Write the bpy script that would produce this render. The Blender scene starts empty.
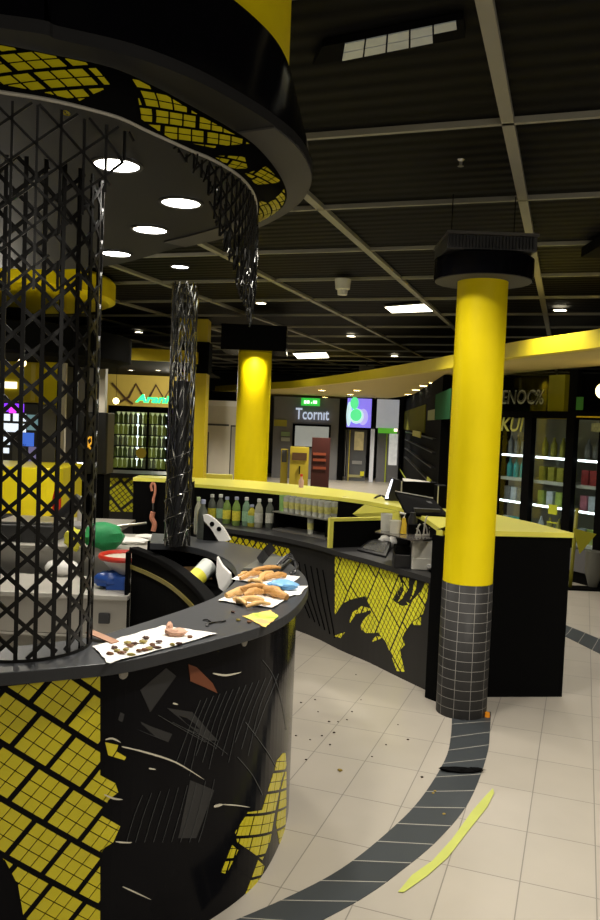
import bpy, math, random
from mathutils import Vector, Matrix, noise
random.seed(7)
sc = bpy.context.scene
COL = sc.collection
PI = math.pi
EYE = 1.85; F = 800.0; CX, CY = 300.0, 460.0
PITCH = math.atan(40/800); ROLL = math.radians(2.3)
CEIL = 3.35

# ---------------------------------------------------------------- camera
fw = Vector((0, math.cos(PITCH), -math.sin(PITCH)))
r0 = Vector((1, 0, 0)); u0 = r0.cross(fw)
rt = r0*math.cos(ROLL) + u0*math.sin(ROLL)
up = -r0*math.sin(ROLL) + u0*math.cos(ROLL)
cam = bpy.data.cameras.new('camera'); camo = bpy.data.objects.new('camera', cam); COL.objects.link(camo)
m = Matrix((rt, up, -fw)).transposed().to_4x4(); m.translation = (0, 0, EYE); camo.matrix_world = m
cam.sensor_fit = 'VERTICAL'; cam.sensor_height = 36; cam.lens = F/920*36; cam.clip_start = .05
sc.camera = camo

def ray(px, py): return fw*F + rt*(px-CX) - up*(py-CY)
def G(px, py, z=0.0):
    d = ray(px, py); t = (z-EYE)/d.z
    return Vector((d.x*t, d.y*t, z))
def D(px, py, Y):
    d = ray(px, py); t = Y/d.y
    return Vector((d.x*t, Y, EYE+d.z*t))
def hitseg(px, py, a, b):
    d = ray(px, py); ax, ay = a[0], a[1]; ex, ey = b[0]-a[0], b[1]-a[1]
    # t*d = a + k*e
    det = d.x*(-ey) + ex*d.y
    if abs(det) < 1e-9: return None
    t = (ax*(-ey) + ex*ay)/det
    k = (d.x*ay - d.y*ax)/det
    return t, k, EYE + d.z*t

# ---------------------------------------------------------------- paths
def smooth(pts, n=6, closed=False):
    out = []; N = len(pts)
    P = [Vector(p) for p in pts]
    segs = N if closed else N-1
    for i in range(segs):
        if closed: a, b, c, d = P[(i-1) % N], P[i], P[(i+1) % N], P[(i+2) % N]
        else: a, b, c, d = P[max(i-1, 0)], P[i], P[i+1], P[min(i+2, N-1)]
        for j in range(n):
            t = j/n
            out.append(.5*((2*b)+(c-a)*t+(2*a-5*b+4*c-d)*t*t+(-a+3*b-3*c+d)*t**3))
    if not closed: out.append(P[-1])
    return out
class Path:
    def __init__(s, pts):
        s.p = [Vector((q[0], q[1])) for q in pts]; s.c = [0]
        for a, b in zip(s.p, s.p[1:]): s.c.append(s.c[-1]+(b-a).length)
        s.L = s.c[-1]
    def at(s, u):
        i = 0
        while i < len(s.p)-2 and u > s.c[i+1]: i += 1
        a, b = s.p[i], s.p[i+1]; l = max(s.c[i+1]-s.c[i], 1e-9)
        q = a+(b-a)*((u-s.c[i])/l); t = (b-a)/l
        return q, t
    def pt(s, u, z, n=0.0):                    # n > 0: to the right of the path direction
        q, t = s.at(u); return Vector((q.x+t.y*n, q.y-t.x*n, z))
    def uv(s, px, py):                          # first hit of the picture ray with the wall over the path
        best = None
        for i in range(len(s.p)-1):
            h = hitseg(px, py, s.p[i], s.p[i+1])
            if not h: continue
            t, k, z = h; lo = 0 if i else -99; hi = 1 if i < len(s.p)-2 else 99
            if t > 0 and lo <= k <= hi and (best is None or t < best[0]):
                best = (t, s.c[i]+k*(s.c[i+1]-s.c[i]), z)
        if best is None:
            dd = ray(px, py); j = min(range(len(s.p)), key=lambda j: abs(s.p[j].x/s.p[j].y - dd.x/dd.y))
            return (s.c[j], EYE+dd.z*s.p[j].y/dd.y)
        return best[1], best[2]
def offset(pts, d):
    P = [Vector((q[0], q[1])) for q in pts]; out = []
    for i, q in enumerate(P):
        t = (P[min(i+1, len(P)-1)]-P[max(i-1, 0)]).normalized()
        out.append(Vector((q.x+t.y*d, q.y-t.x*d)))
    return out

# ---------------------------------------------------------------- mesh builder
class MB:
    def __init__(s): s.v = []; s.f = []; s.sm = []
    def add(s, vs, fs, smooth=False):
        o = len(s.v); s.v += [Vector(v) for v in vs]
        for f in fs: s.f.append(tuple(i+o for i in f)); s.sm.append(smooth)
        return s
    def box(s, a, b, M=None):
        x0, y0, z0 = a; x1, y1, z1 = b
        vs = [Vector((x, y, z)) for z in (z0, z1) for y in (y0, y1) for x in (x0, x1)]
        if M: vs = [M @ v if isinstance(M, Matrix) else M(*v) for v in vs]
        return s.add(vs, [(0, 2, 3, 1), (4, 5, 7, 6), (0, 1, 5, 4), (2, 6, 7, 3), (0, 4, 6, 2), (1, 3, 7, 5)])
    def rbox(s, a, b, r, M=None, n=3):          # box with rounded vertical edges
        x0, y0, z0 = a; x1, y1, z1 = b; pts = []
        for cx, cy, a0 in ((x1-r, y1-r, 0), (x0+r, y1-r, 1), (x0+r, y0+r, 2), (x1-r, y0+r, 3)):
            for k in range(n+1):
                t = (a0+k/n)*PI/2; pts.append((cx+r*math.cos(t), cy+r*math.sin(t)))
        k = len(pts); vs = [Vector((x, y, z)) for z in (z0, z1) for x, y in pts]
        if M: vs = [M @ v if isinstance(M, Matrix) else M(*v) for v in vs]
        return s.add(vs, [tuple(range(k))[::-1], tuple(range(k, 2*k))]+[(i, (i+1) % k, k+(i+1) % k, k+i) for i in range(k)])
    def prism(s, poly, z0, z1, sm=False):
        n = len(poly)
        vs = [(q[0], q[1], z0) for q in poly]+[(q[0], q[1], z1) for q in poly]
        s.add(vs, [tuple(range(n))[::-1], tuple(range(n, 2*n))])
        return s.add(vs, [(i, (i+1) % n, n+(i+1) % n, n+i) for i in range(n)], sm)
    def strip(s, A, B, z0, z1):                 # slab between two polylines of equal count
        n = len(A); vs = []
        for a, b in zip(A, B): vs += [(a[0], a[1], z0), (b[0], b[1], z0), (b[0], b[1], z1), (a[0], a[1], z1)]
        fs = [(0, 1, 2, 3), (4*n-4, 4*n-1, 4*n-2, 4*n-3)]
        for i in range(n-1):
            for k in range(4): fs.append((4*i+k, 4*i+4+k, 4*i+4+(k+1) % 4, 4*i+(k+1) % 4))
        return s.add(vs, fs)
    def ring(s, rings, sm=True, cap=True, close=True):
        n = len(rings[0]); vs = [v for r in rings for v in r]; fs = []
        for i in range(len(rings)-1):
            for k in range(n if close else n-1): fs.append((i*n+k, i*n+(k+1) % n, (i+1)*n+(k+1) % n, (i+1)*n+k))
        s.add(vs, fs, sm)
        if cap: s.add(list(rings[0])+list(rings[-1]), [tuple(range(n))[::-1], tuple(range(n, 2*n))])
        return s
    def lathe(s, prof, c=(0, 0, 0), n=20, M=None, sm=True, cap=True):
        R = []
        for r, z in prof:
            row = [Vector((r*math.cos(2*PI*k/n), r*math.sin(2*PI*k/n), z)) for k in range(n)]
            row = [(M @ v) if M else v+Vector(c) for v in row]; R.append(row)
        return s.ring(R, sm, cap)
    def cyl(s, c, r, z0, z1, n=24, r2=None): return s.lathe([(r, z0), (r2 if r2 is not None else r, z1)], (c[0], c[1], 0), n)
    def tube(s, pts, r, n=8, taper=None):
        P = [Vector(p) for p in pts]; R = []; ref = Vector((0, 0, 1))
        for i, p in enumerate(P):
            t = (P[min(i+1, len(P)-1)]-P[max(i-1, 0)]).normalized()
            if abs(t.dot(ref)) > .95: ref = Vector((1, 0, 0))
            a = t.cross(ref).normalized(); b = t.cross(a)
            rr = r(i/(len(P)-1)) if callable(r) else r
            R.append([p+(a*math.cos(2*PI*k/n)+b*math.sin(2*PI*k/n))*rr for k in range(n)])
        return s.ring(R)
    def bar(s, pts, nrm, w, t):                  # ribbon of w x t along pts; nrm(i) gives the surface normal
        P = [Vector(p) for p in pts]; R = []
        for i, p in enumerate(P):
            d = (P[min(i+1, len(P)-1)]-P[max(i-1, 0)]).normalized(); nn = nrm[i].normalized(); b = d.cross(nn).normalized()
            ww = w(i/(len(P)-1)) if callable(w) else w
            R.append([p-b*ww/2-nn*t/2, p+b*ww/2-nn*t/2, p+b*ww/2+nn*t/2, p-b*ww/2+nn*t/2])
        return s.ring(R, False)
    def blob(s, c, rad, amp=.15, fr=3, seed=0, M=None, nu=16, nv=10):
        R = []
        for j in range(nv+1):
            ph = PI*(j/nv)*.996+.006; row = []
            for k in range(nu):
                a = 2*PI*k/nu; d = Vector((math.sin(ph)*math.cos(a), math.sin(ph)*math.sin(a), -math.cos(ph)))
                q = 1+amp*noise.noise(d*fr+Vector((seed*7.3, seed, 0)))
                v = Vector((d.x*rad[0]*q, d.y*rad[1]*q, d.z*rad[2]*q))
                row.append(((M @ v) if M else v)+Vector(c))
            R.append(row)
        return s.ring(R)
    def mesh(s, name, mat, shift=None):
        me = bpy.data.meshes.new(name)
        me.from_pydata([tuple(v-shift) if shift else tuple(v) for v in s.v], [], s.f)
        me.polygons.foreach_set('use_smooth', s.sm); me.update()
        import bmesh
        bm = bmesh.new(); bm.from_mesh(me); bmesh.ops.remove_doubles(bm, verts=bm.verts, dist=1e-6)
        bmesh.ops.recalc_face_normals(bm, faces=bm.faces)
        for e in bm.edges:
            if len(e.link_faces) == 2 and e.calc_face_angle(0) > .7: e.smooth = False
        bm.to_mesh(me); bm.free(); me.materials.append(mat)
        return me

def wloc(o):
    v = Vector((0, 0, 0))
    while o: v += o.location; o = o.parent
    return v
def obj(name, mb, mat, parent=None, bevel=0, label=None, kind=None):
    me = mb.mesh(name, mat, wloc(parent) if parent else None)
    o = bpy.data.objects.new(name, me); COL.objects.link(o)
    if parent: o.parent = parent
    if bevel:
        b = o.modifiers.new('bevel', 'BEVEL'); b.width = bevel; b.segments = 2; b.limit_method = 'ANGLE'; b.angle_limit = .6
    if label: o['label'] = label
    if kind: o['kind'] = kind
    return o
def single(name, mb, mat, label, cat, group=None, bevel=0, kind=None, loc=None):
    loc = Vector(loc) if loc else None
    if loc is None:
        xs = [v.x for v in mb.v]; ys = [v.y for v in mb.v]; zs = [v.z for v in mb.v]
        loc = Vector(((min(xs)+max(xs))/2, (min(ys)+max(ys))/2, min(zs)))
    me = mb.mesh(name, mat, loc); o = bpy.data.objects.new(name, me); COL.objects.link(o); o.location = loc
    o['label'] = label; o['category'] = cat
    if group: o['group'] = group
    if kind: o['kind'] = kind
    if bevel:
        b = o.modifiers.new('bevel', 'BEVEL'); b.width = bevel; b.segments = 2; b.limit_method = 'ANGLE'; b.angle_limit = .6
    return o
def thing(name, label, cat, loc=(0, 0, 0), group=None):
    o = bpy.data.objects.new(name, None); COL.objects.link(o); o.location = loc; o.empty_display_size = .05
    o['label'] = label; o['category'] = cat
    if group: o['group'] = group
    return o
def struct(name, mb, mat, parent=None, bevel=0):
    return obj(name, mb, mat, parent, bevel, None, None if parent else 'structure')
def dup(root, loc, rotz=0, label=None, group=None, scale=None):
    r = root.copy(); COL.objects.link(r); r.location = loc; r.rotation_euler = (0, 0, rotz)
    if scale: r.scale = (scale,)*3
    if label: r['label'] = label
    if group: r['group'] = group
    for ch in list(root.children):
        c = ch.copy(); COL.objects.link(c); c.parent = r
        for g in ch.children:
            d = g.copy(); COL.objects.link(d); d.parent = c
    return r
def text_mb(txt, size, depth, M, bold=0.0):
    cu = bpy.data.curves.new('lettering', 'FONT'); cu.body = txt; cu.size = size; cu.extrude = depth/2; cu.align_x = 'CENTER'; cu.offset = bold; cu.resolution_u = 3
    o = bpy.data.objects.new('lettering', cu); COL.objects.link(o)
    dg = bpy.context.evaluated_depsgraph_get(); me = bpy.data.meshes.new_from_object(o.evaluated_get(dg))
    b = MB(); b.add([M(v.co.x, v.co.y, v.co.z) for v in me.vertices], [tuple(p.vertices) for p in me.polygons])
    bpy.data.objects.remove(o); bpy.data.curves.remove(cu); bpy.data.meshes.remove(me)
    return b
class Frame:                                     # vertical working plane: s along, n towards the viewer, z up
    def __init__(s, P0, P1):
        s.o = Vector((P0[0], P0[1])); s.d = (Vector((P1[0], P1[1]))-s.o).normalized(); s.n = Vector((s.d.y, -s.d.x)); s.P0, s.P1 = P0, P1
    def __call__(s, u, n, z): q = s.o+s.d*u+s.n*n; return Vector((q.x, q.y, z))
    def uv(s, px, py, n=0.0):
        a = s.o+s.n*n; b = a+s.d; t, k, z = hitseg(px, py, a, b); return k, z
    def rect(s, x0, y0, x1, y1, n=0.0):
        u0_, z1 = s.uv(x0, y0, n); u1, z0 = s.uv(x1, y1, n)
        return min(u0_, u1), max(u0_, u1), min(z0, z1), max(z0, z1)

# ---------------------------------------------------------------- materials
def mat(name, col, rough=.5, metal=0, emit=None, es=1, trans=0, bump=0, bscale=60, var=0, vscale=6, coat=0, spec=.5, ior=1.45):
    m = bpy.data.materials.new(name); m.use_nodes = True; nt = m.node_tree; b = nt.nodes['Principled BSDF']
    b.inputs['Base Color'].default_value = (*col, 1); b.inputs['Roughness'].default_value = rough; b.inputs['Metallic'].default_value = metal
    b.inputs['Transmission Weight'].default_value = trans; b.inputs['Coat Weight'].default_value = coat; b.inputs['Specular IOR Level'].default_value = spec
    b.inputs['IOR'].default_value = ior
    if emit: b.inputs['Emission Color'].default_value = (*emit, 1); b.inputs['Emission Strength'].default_value = es
    tc = nt.nodes.new('ShaderNodeTexCoord')
    n = nt.nodes.new('ShaderNodeTexNoise'); n.inputs['Scale'].default_value = vscale; n.inputs['Detail'].default_value = 5
    nt.links.new(tc.outputs['Object'], n.inputs['Vector'])
    mx = nt.nodes.new('ShaderNodeMix'); mx.data_type = 'RGBA'; v = var or .06
    mx.inputs[6].default_value = (*[c*(1-v) for c in col], 1); mx.inputs[7].default_value = (*[min(1, c*(1+v)) for c in col], 1)
    nt.links.new(n.outputs['Fac'], mx.inputs[0]); nt.links.new(mx.outputs[2], b.inputs['Base Color'])
    if bump:
        n2 = nt.nodes.new('ShaderNodeTexNoise'); n2.inputs['Scale'].default_value = bscale; nt.links.new(tc.outputs['Object'], n2.inputs['Vector'])
        bp = nt.nodes.new('ShaderNodeBump'); bp.inputs['Strength'].default_value = bump; bp.inputs['Distance'].default_value = .01
        nt.links.new(n2.outputs['Fac'], bp.inputs['Height']); nt.links.new(bp.outputs['Normal'], b.inputs['Normal'])
    return m
def glass(name, tint=(.9, .95, .95), alpha=.15, rough=.03):
    m = bpy.data.materials.new(name); m.use_nodes = True; nt = m.node_tree; nt.nodes.clear()
    o = nt.nodes.new('ShaderNodeOutputMaterial'); t = nt.nodes.new('ShaderNodeBsdfTransparent'); g = nt.nodes.new('ShaderNodeBsdfGlossy')
    fr = nt.nodes.new('ShaderNodeLayerWeight'); pw = nt.nodes.new('ShaderNodeMath'); pw.operation = 'POWER'; pw.inputs[1].default_value = 4; nt.links.new(fr.outputs['Facing'], pw.inputs[0])
    ad = nt.nodes.new('ShaderNodeMath'); ad.operation = 'MULTIPLY_ADD'; ad.inputs[1].default_value = .4; ad.inputs[2].default_value = alpha*.3; nt.links.new(pw.outputs[0], ad.inputs[0])
    t.inputs[0].default_value = (*tint, 1); g.inputs['Roughness'].default_value = rough
    mx = nt.nodes.new('ShaderNodeMixShader'); nt.links.new(ad.outputs[0], mx.inputs[0]); nt.links.new(t.outputs[0], mx.inputs[1]); nt.links.new(g.outputs[0], mx.inputs[2])
    nt.links.new(mx.outputs[0], o.inputs[0]); return m

YEL = mat('yellow_paint', (.88, .70, .003), .5, bump=.03, spec=.25)
YELM = mat('yellow_fascia', (.74, .57, .012), .5)
YTOP = mat('yellow_worktop', (.85, .80, .13), .35, coat=.3)
YGR = mat('yellow_graphic', (.66, .57, .01), .35, var=.15, vscale=9, coat=.3)
YGR2 = mat('lime_graphic', (.92, .84, .04), .4, var=.2, vscale=14)
OCH = mat('ochre_underside', (.66, .52, .16), .7)
BLK = mat('black_laminate', (.0032, .0032, .0045), .14, var=.2, spec=.08)
BLM = mat('black_matte', (.003, .003, .003), .8, spec=.05)
BLP = mat('black_plastic', (.012, .012, .013), .38, bump=.1)
DGR = mat('dark_grey_panel', (.035, .035, .036), .5)
GFR = mat('grey_counter_front', (.016, .0155, .0155), .45, var=.15)
WTP = mat('grey_worktop', (.029, .031, .035), .42, var=.12, vscale=30, bump=.03)
LAT = mat('black_lattice_metal', (.008, .0075, .007), .35, metal=.0, spec=.35)
LATS = mat('polished_black_metal', (.16, .16, .15), .16, metal=.95)
STE = mat('brushed_steel', (.50, .49, .46), .32, metal=.85, var=.15, vscale=3)
STP = mat('pale_steel_paint', (.46, .44, .39), .45, metal=.2, var=.12, vscale=4)
WHT = mat('white_plastic', (.75, .74, .70), .4)
PAP = mat('white_paper', (.80, .78, .74), .8, bump=.15, bscale=25)
CRM = mat('cream_panel', (.62, .57, .46), .6)
SOF = mat('dark_grey_soffit', (.018, .018, .019), .6, spec=.2)
GRY = mat('mid_grey_rim', (.085, .082, .075), .6, spec=.2)
GRD = mat('ceiling_grid_metal', (.26, .25, .20), .6)
GLS = glass('clear_glass'); GLD = glass('dim_glass', (.8, .85, .8), .08)
LMP = mat('lamp_diffuser', (.9, .88, .8), .4, emit=(1, .93, .78), es=14)
LMPS = mat('spot_lens', (.9, .88, .8), .4, emit=(1, .88, .6), es=16)
RED = mat('red_plastic', (.55, .03, .015), .4); GRN = mat('green_cloth', (.02, .28, .09), .6, bump=.3)
BLU = mat('blue_plastic', (.02, .07, .30), .35); SKY = mat('sky_blue_film', (.16, .38, .66), .35, bump=.3, bscale=30)
COP = mat('copper_pink', (.62, .25, .16), .4, bump=.3, bscale=90); DRD = mat('dark_red_wood', (.045, .007, .004), .5, var=.3)

def floor_mat():
    m = bpy.data.materials.new('beige_floor_tiles'); m.use_nodes = True; nt = m.node_tree; b = nt.nodes['Principled BSDF']
    tc = nt.nodes.new('ShaderNodeTexCoord'); mp = nt.nodes.new('ShaderNodeMapping'); nt.links.new(tc.outputs['Object'], mp.inputs[0])
    # the tiles lie at 19.5 degrees to the picture, 0.295 x 0.43 m
    A = math.radians(19.5); p = G(545, 709, 0); lx = p.x*math.cos(A)-p.y*math.sin(A); q = G(545, 761, 0); ly = q.x*math.sin(A)+q.y*math.cos(A)
    mp.inputs['Rotation'].default_value = (0, 0, A); mp.inputs['Location'].default_value = (-lx+.295*40+.001, -ly+.43*40, 0)
    br = nt.nodes.new('ShaderNodeTexBrick'); br.offset = 0.0; br.squash = 1
    br.inputs['Scale'].default_value = 1; br.inputs['Brick Width'].default_value = .295; br.inputs['Row Height'].default_value = .43
    br.inputs['Mortar Size'].default_value = .0028; br.inputs['Mortar Smooth'].default_value = .2
    br.inputs['Color1'].default_value = (.50, .455, .385, 1); br.inputs['Color2'].default_value = (.46, .42, .355, 1); br.inputs['Mortar'].default_value = (.24, .22, .19, 1)
    nt.links.new(mp.outputs[0], br.inputs['Vector'])
    n = nt.nodes.new('ShaderNodeTexNoise'); n.inputs['Scale'].default_value = 2.2; n.inputs['Detail'].default_value = 6; nt.links.new(tc.outputs['Object'], n.inputs['Vector'])
    mx = nt.nodes.new('ShaderNodeMix'); mx.data_type = 'RGBA'; mx.blend_type = 'MULTIPLY'; mx.inputs[0].default_value = .22
    nt.links.new(br.outputs['Color'], mx.inputs[6]); nt.links.new(n.outputs['Fac'], mx.inputs[7]); nt.links.new(mx.outputs[2], b.inputs['Base Color'])
    b.inputs['Roughness'].default_value = .34; b.inputs['Specular IOR Level'].default_value = .35
    return m
def tile_mat(name, w, h, col, mort, vert, ms=.006):
    m = bpy.data.materials.new(name); m.use_nodes = True; nt = m.node_tree; b = nt.nodes['Principled BSDF']
    uv = nt.nodes.new('ShaderNodeUVMap'); br = nt.nodes.new('ShaderNodeTexBrick'); br.offset = 0
    br.inputs['Scale'].default_value = 1; br.inputs['Brick Width'].default_value = w; br.inputs['Row Height'].default_value = h; br.inputs['Mortar Size'].default_value = ms
    br.inputs['Color1'].default_value = (*col, 1); br.inputs['Color2'].default_value = (*[c*1.3 for c in col], 1); br.inputs['Mortar'].default_value = (*mort, 1)
    nt.links.new(uv.outputs[0], br.inputs['Vector']); nt.links.new(br.outputs['Color'], b.inputs['Base Color']); b.inputs['Roughness'].default_value = .45; b.inputs['Specular IOR Level'].default_value = .2
    return m
def slat_mat():
    m = bpy.data.materials.new('black_slat_ceiling'); m.use_nodes = True; nt = m.node_tree; b = nt.nodes['Principled BSDF']
    tc = nt.nodes.new('ShaderNodeTexCoord'); mp = nt.nodes.new('ShaderNodeMapping'); mp.inputs['Rotation'].default_value = (0, 0, math.radians(19.5)); nt.links.new(tc.outputs['Object'], mp.inputs[0])
    w = nt.nodes.new('ShaderNodeTexWave'); w.bands_direction = 'Y'; w.inputs['Scale'].default_value = 2.4; w.inputs['Distortion'].default_value = .15; nt.links.new(mp.outputs[0], w.inputs['Vector'])
    cr = nt.nodes.new('ShaderNodeValToRGB'); cr.color_ramp.elements[0].color = (.002, .002, .002, 1); cr.color_ramp.elements[1].color = (.0062, .0058, .005, 1); cr.color_ramp.elements[0].position = .3
    nt.links.new(w.outputs['Fac'], cr.inputs[0]); nt.links.new(cr.outputs[0], b.inputs['Base Color']); b.inputs['Roughness'].default_value = .7; b.inputs['Specular IOR Level'].default_value = .08
    bp = nt.nodes.new('ShaderNodeBump'); bp.inputs['Strength'].default_value = .4; bp.inputs['Distance'].default_value = .02; nt.links.new(w.outputs['Fac'], bp.inputs['Height']); nt.links.new(bp.outputs['Normal'], b.inputs['Normal'])
    return m

# ================================================================ THE SETTING
X0, X1, Y0, Y1 = -11, 9, -4, 27
A20 = math.radians(18.4); dA = Vector((math.sin(A20), math.cos(A20))); dB = Vector((math.cos(A20), -math.sin(A20)))
struct('floor', MB().box((X0, Y0, -.1), (X1, Y1, 0)), floor_mat())
struct('ceiling', MB().box((X0, Y0, CEIL+.02), (X1, Y1, CEIL+.12)), slat_mat())
WALL = mat('dark_back_wall', (.045, .044, .045), .6)
struct('wall_back', MB().box((X0, Y1, 0), (X1, Y1+.1, CEIL+.1)), WALL)
struct('wall_left', MB().box((X0-.1, Y0, 0), (X0, Y1, CEIL+.1)), WALL)
struct('wall_right', MB().box((X1, Y0, 0), (X1+.1, Y1, CEIL+.1)), WALL)
struct('wall_front', MB().box((X0, Y0-.1, 0), (X1, Y0, CEIL+.1)), WALL)
# ceiling grid
g = MB(); p0 = G(508, 122, CEIL); o2 = Vector((p0.x, p0.y))
def gridbar(c, d, L, w):
    n = Vector((-d.y, d.x)); P = [c-d*L-n*w/2, c+d*L-n*w/2, c+d*L+n*w/2, c-d*L+n*w/2]
    g.prism(P, CEIL-.012, CEIL+.019)
def clipbar(c, d, w):
    ts = []
    lo, hi = -60, 60
    for a, da, l0, l1 in ((c.x, d.x, X0, X1), (c.y, d.y, Y0, Y1)):
        if abs(da) < 1e-6: continue
        t0, t1 = sorted(((l0-a)/da, (l1-a)/da)); lo = max(lo, t0); hi = min(hi, t1)
    if hi-lo > .3: gridbar(c+d*(lo+hi)/2, d, (hi-lo)/2-.1, w)
for k in range(-8, 6): clipbar(o2+dB*1.38*k, dA, .06)
for k in range(-6, 17): clipbar(o2+dA*1.37*k, dB, .028)
struct('trim_1', g, GRD)

# dark tile band in the floor
inn = smooth([G(x, y) for x, y in ((452, 712), (451, 735), (445, 760), (420, 800), (385, 835), (340, 870), (285, 899), (225, 925))], 6)
out = smooth([G(x, y) for x, y in ((491, 712), (490, 730), (487, 755), (470, 800), (440, 838), (400, 872), (360, 900), (300, 932))], 6)
def band(name, A_, B_, matl, z1=.003):
    me = bpy.data.meshes.new(name); vs = []; fs = []; uvs = []; L = 0
    n = len(A_)
    for i in range(n):
        a, b = A_[i], B_[i]
        if i: L += ((A_[i]+B_[i])/2-(A_[i-1]+B_[i-1])/2).length
        vs += [(a.x, a.y, z1), (b.x, b.y, z1), (b.x, b.y, 0), (a.x, a.y, 0)]; uvs.append(L)
    for i in range(n-1):
        for k in range(4): fs.append((4*i+k, 4*i+(k+1) % 4, 4*i+4+(k+1) % 4, 4*i+4+k))
    me.from_pydata(vs, [], fs); ul = me.uv_layers.new(name='UVMap')
    for p in me.polygons:
        for li in p.loop_indices:
            vi = me.loops[li].vertex_index; ul.data[li].uv = (uvs[vi//4], .11*(vi % 2) + .008 if vi % 4 < 2 else .05)
    me.materials.append(matl); o = bpy.data.objects.new(name, me); COL.objects.link(o); o['kind'] = 'structure'; return o
BT = tile_mat('slate_band_tiles', .2, .4, (.042, .048, .052), (.40, .38, .33), False, .0035)
band('trim_2', inn, out, BT)
band('trim_3', [G(560, 623), G(585, 633), G(625, 650)], [G(552, 630), G(578, 643), G(620, 664)], BT)

# ================================================================ NEAR YELLOW COLUMN
def column(loc, r, zt, ztile, name_lbl, caplbl, capz, capr, square=False):
    t = thing('pillar', name_lbl, 'column', (loc[0], loc[1], 0))
    obj('shaft', MB().lathe([(r, ztile), (r, zt)], (loc[0], loc[1], 0), 48), YEL, t)
    # tiled foot: UV mapped cylinder
    n = 48; me = bpy.data.meshes.new('tiled_base'); vs = []; fs = []
    rr = r+.004
    for z in (0, ztile):
        for k in range(n+1): vs.append((rr*math.cos(2*PI*k/n), rr*math.sin(2*PI*k/n), z))
    for k in range(n): fs.append((k, k+1, n+2+k, n+1+k))
    o0 = len(vs); vs += [(r*.98*math.cos(2*PI*k/n), r*.98*math.sin(2*PI*k/n), ztile) for k in range(n+1)]
    for k in range(n): fs.append((n+1+k, n+2+k, o0+k+1, o0+k))
    me.from_pydata(vs, [], fs); ul = me.uv_layers.new(name='UVMap')
    for p in me.polygons:
        for li in p.loop_indices:
            vi = me.loops[li].vertex_index; k = vi % (n+1); ul.data[li].uv = (k/n*2*PI*r+.03, vs[vi][2])
    me.polygons.foreach_set('use_smooth', [True]*len(me.polygons))
    me.materials.append(tile_mat('charcoal_column_tiles', 2*PI*r/10, .062, (.021, .020, .019), (.22, .21, .19), True, .0016))
    b = bpy.data.objects.new('tiled_base', me); COL.objects.link(b); b.parent = t; b['label'] = 'charcoal tiled foot'
    c = MB()
    if square: c.box((loc[0]-capr, loc[1]-capr, capz[0]), (loc[0]+capr, loc[1]+capr, capz[1]))
    else: c.lathe([(capr, capz[0]), (capr, capz[1])], (loc[0], loc[1], 0), 48)
    obj('cap', c, BLK, t, 0, 'black collar round the top')
    if not square:
        obj('cap_underside', MB().lathe([(capr-.01, capz[0]-.004), (capr-.01, capz[0])], (loc[0], loc[1], 0), 48), GRY, t)
    return t
NC = (1.112, 5.12)
zt = EYE+(426-283)/800*5.0
t = column(NC, .158, 2.79, .855, 'nearest yellow round column with charcoal tiled foot beside the high counter', '', (2.77, 2.90), .31)
vb = MB(); vb.box((NC[0]-.28, 4.86, 2.915), (NC[0]+.26, 5.34, 3.0)); obj('vent_housing', vb, DGR, t, .004)
obj('vent_lip', MB().box((NC[0]-.285, 4.84, 3.001), (NC[0]+.265, 5.35, 3.018)), GRY, t)
gv = MB()
for k in range(26): x = NC[0]-.27+k*.02; gv.box((x, 4.845, 2.925), (x+.006, 4.859, 2.992))
obj('vent_grille', gv, BLP, t)
hr = MB()
for sx in (-.2, .2): hr.cyl((NC[0]+sx, 5.2), .003, 3.019, CEIL-.02, 8)
obj('hanger_rod', hr, BLM, t)
# orange dot at its foot
q = G(487, 717); single('bottle_cap', MB().cyl(q, .02, 0.003, .03, 16, .016), mat('orange_cap', (.8, .28, .01), .5), 'small orange cap on the floor at the foot of the nearest column', 'cap')
# far column
FCp = D(254, 470, 11.5)
column((FCp.x-.045, 11.5), .24, 2.8, .3, 'far yellow round column under a black square collar behind the bar', '', (2.78, 3.13), .45, True)
# far square pillar
pf = D(192, 430, 12.5); w2 = .22
t = thing('pillar', 'flat yellow square pillar behind the thin mesh column', 'column', (pf.x, 12.5, 0))
obj('shaft', MB().box((pf.x-w2, 12.3, 0), (pf.x+w2, 12.7, CEIL-.02)), YELM, t)
obj('collar', MB().box((pf.x-w2-.03, 12.27, 2.5), (pf.x+w2+.03, 12.73, 2.98)), BLM, t)

# ================================================================ KIOSK (near counter)
ZK = 1.07
kout = smooth([G(x, y, ZK) for x, y in ((-170, 682), (-80, 678), (0, 673), (70, 667), (124, 661), (174, 650), (216, 639.5), (257, 628), (283, 617), (299, 604), (307, 592), (308, 584), (304, 575), (295, 567), (280, 556), (259, 549), (231, 542.5), (205, 538), (180, 535), (152, 533))], 5)
kin = smooth([G(x, y, ZK) for x, y in ((-170, 655), (-80, 652), (0, 647), (45, 643), (95, 636), (128, 627), (160, 617), (190, 607), (215, 597), (224, 591), (230, 586), (235, 581), (237, 576), (236, 570), (231, 563), (222, 557), (208, 551), (192, 547), (172, 544), (150, 543))], 5)
kiosk = thing('kiosk_counter', 'rounded black food counter in the foreground with torn yellow grid wrap', 'counter', (-.9, 3.1, 0))
obj('worktop', MB().strip(kout, kin, ZK-.04, ZK), WTP, kiosk, .003, 'grey worktop')
pan = offset(kout, .05) if False else offset(kout, -.05)
pan2 = offset(kout, -.08)
obj('front_panel', MB().strip(pan, pan2, 0.0, ZK-.042), BLK, kiosk)
PK = Path(pan)

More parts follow.
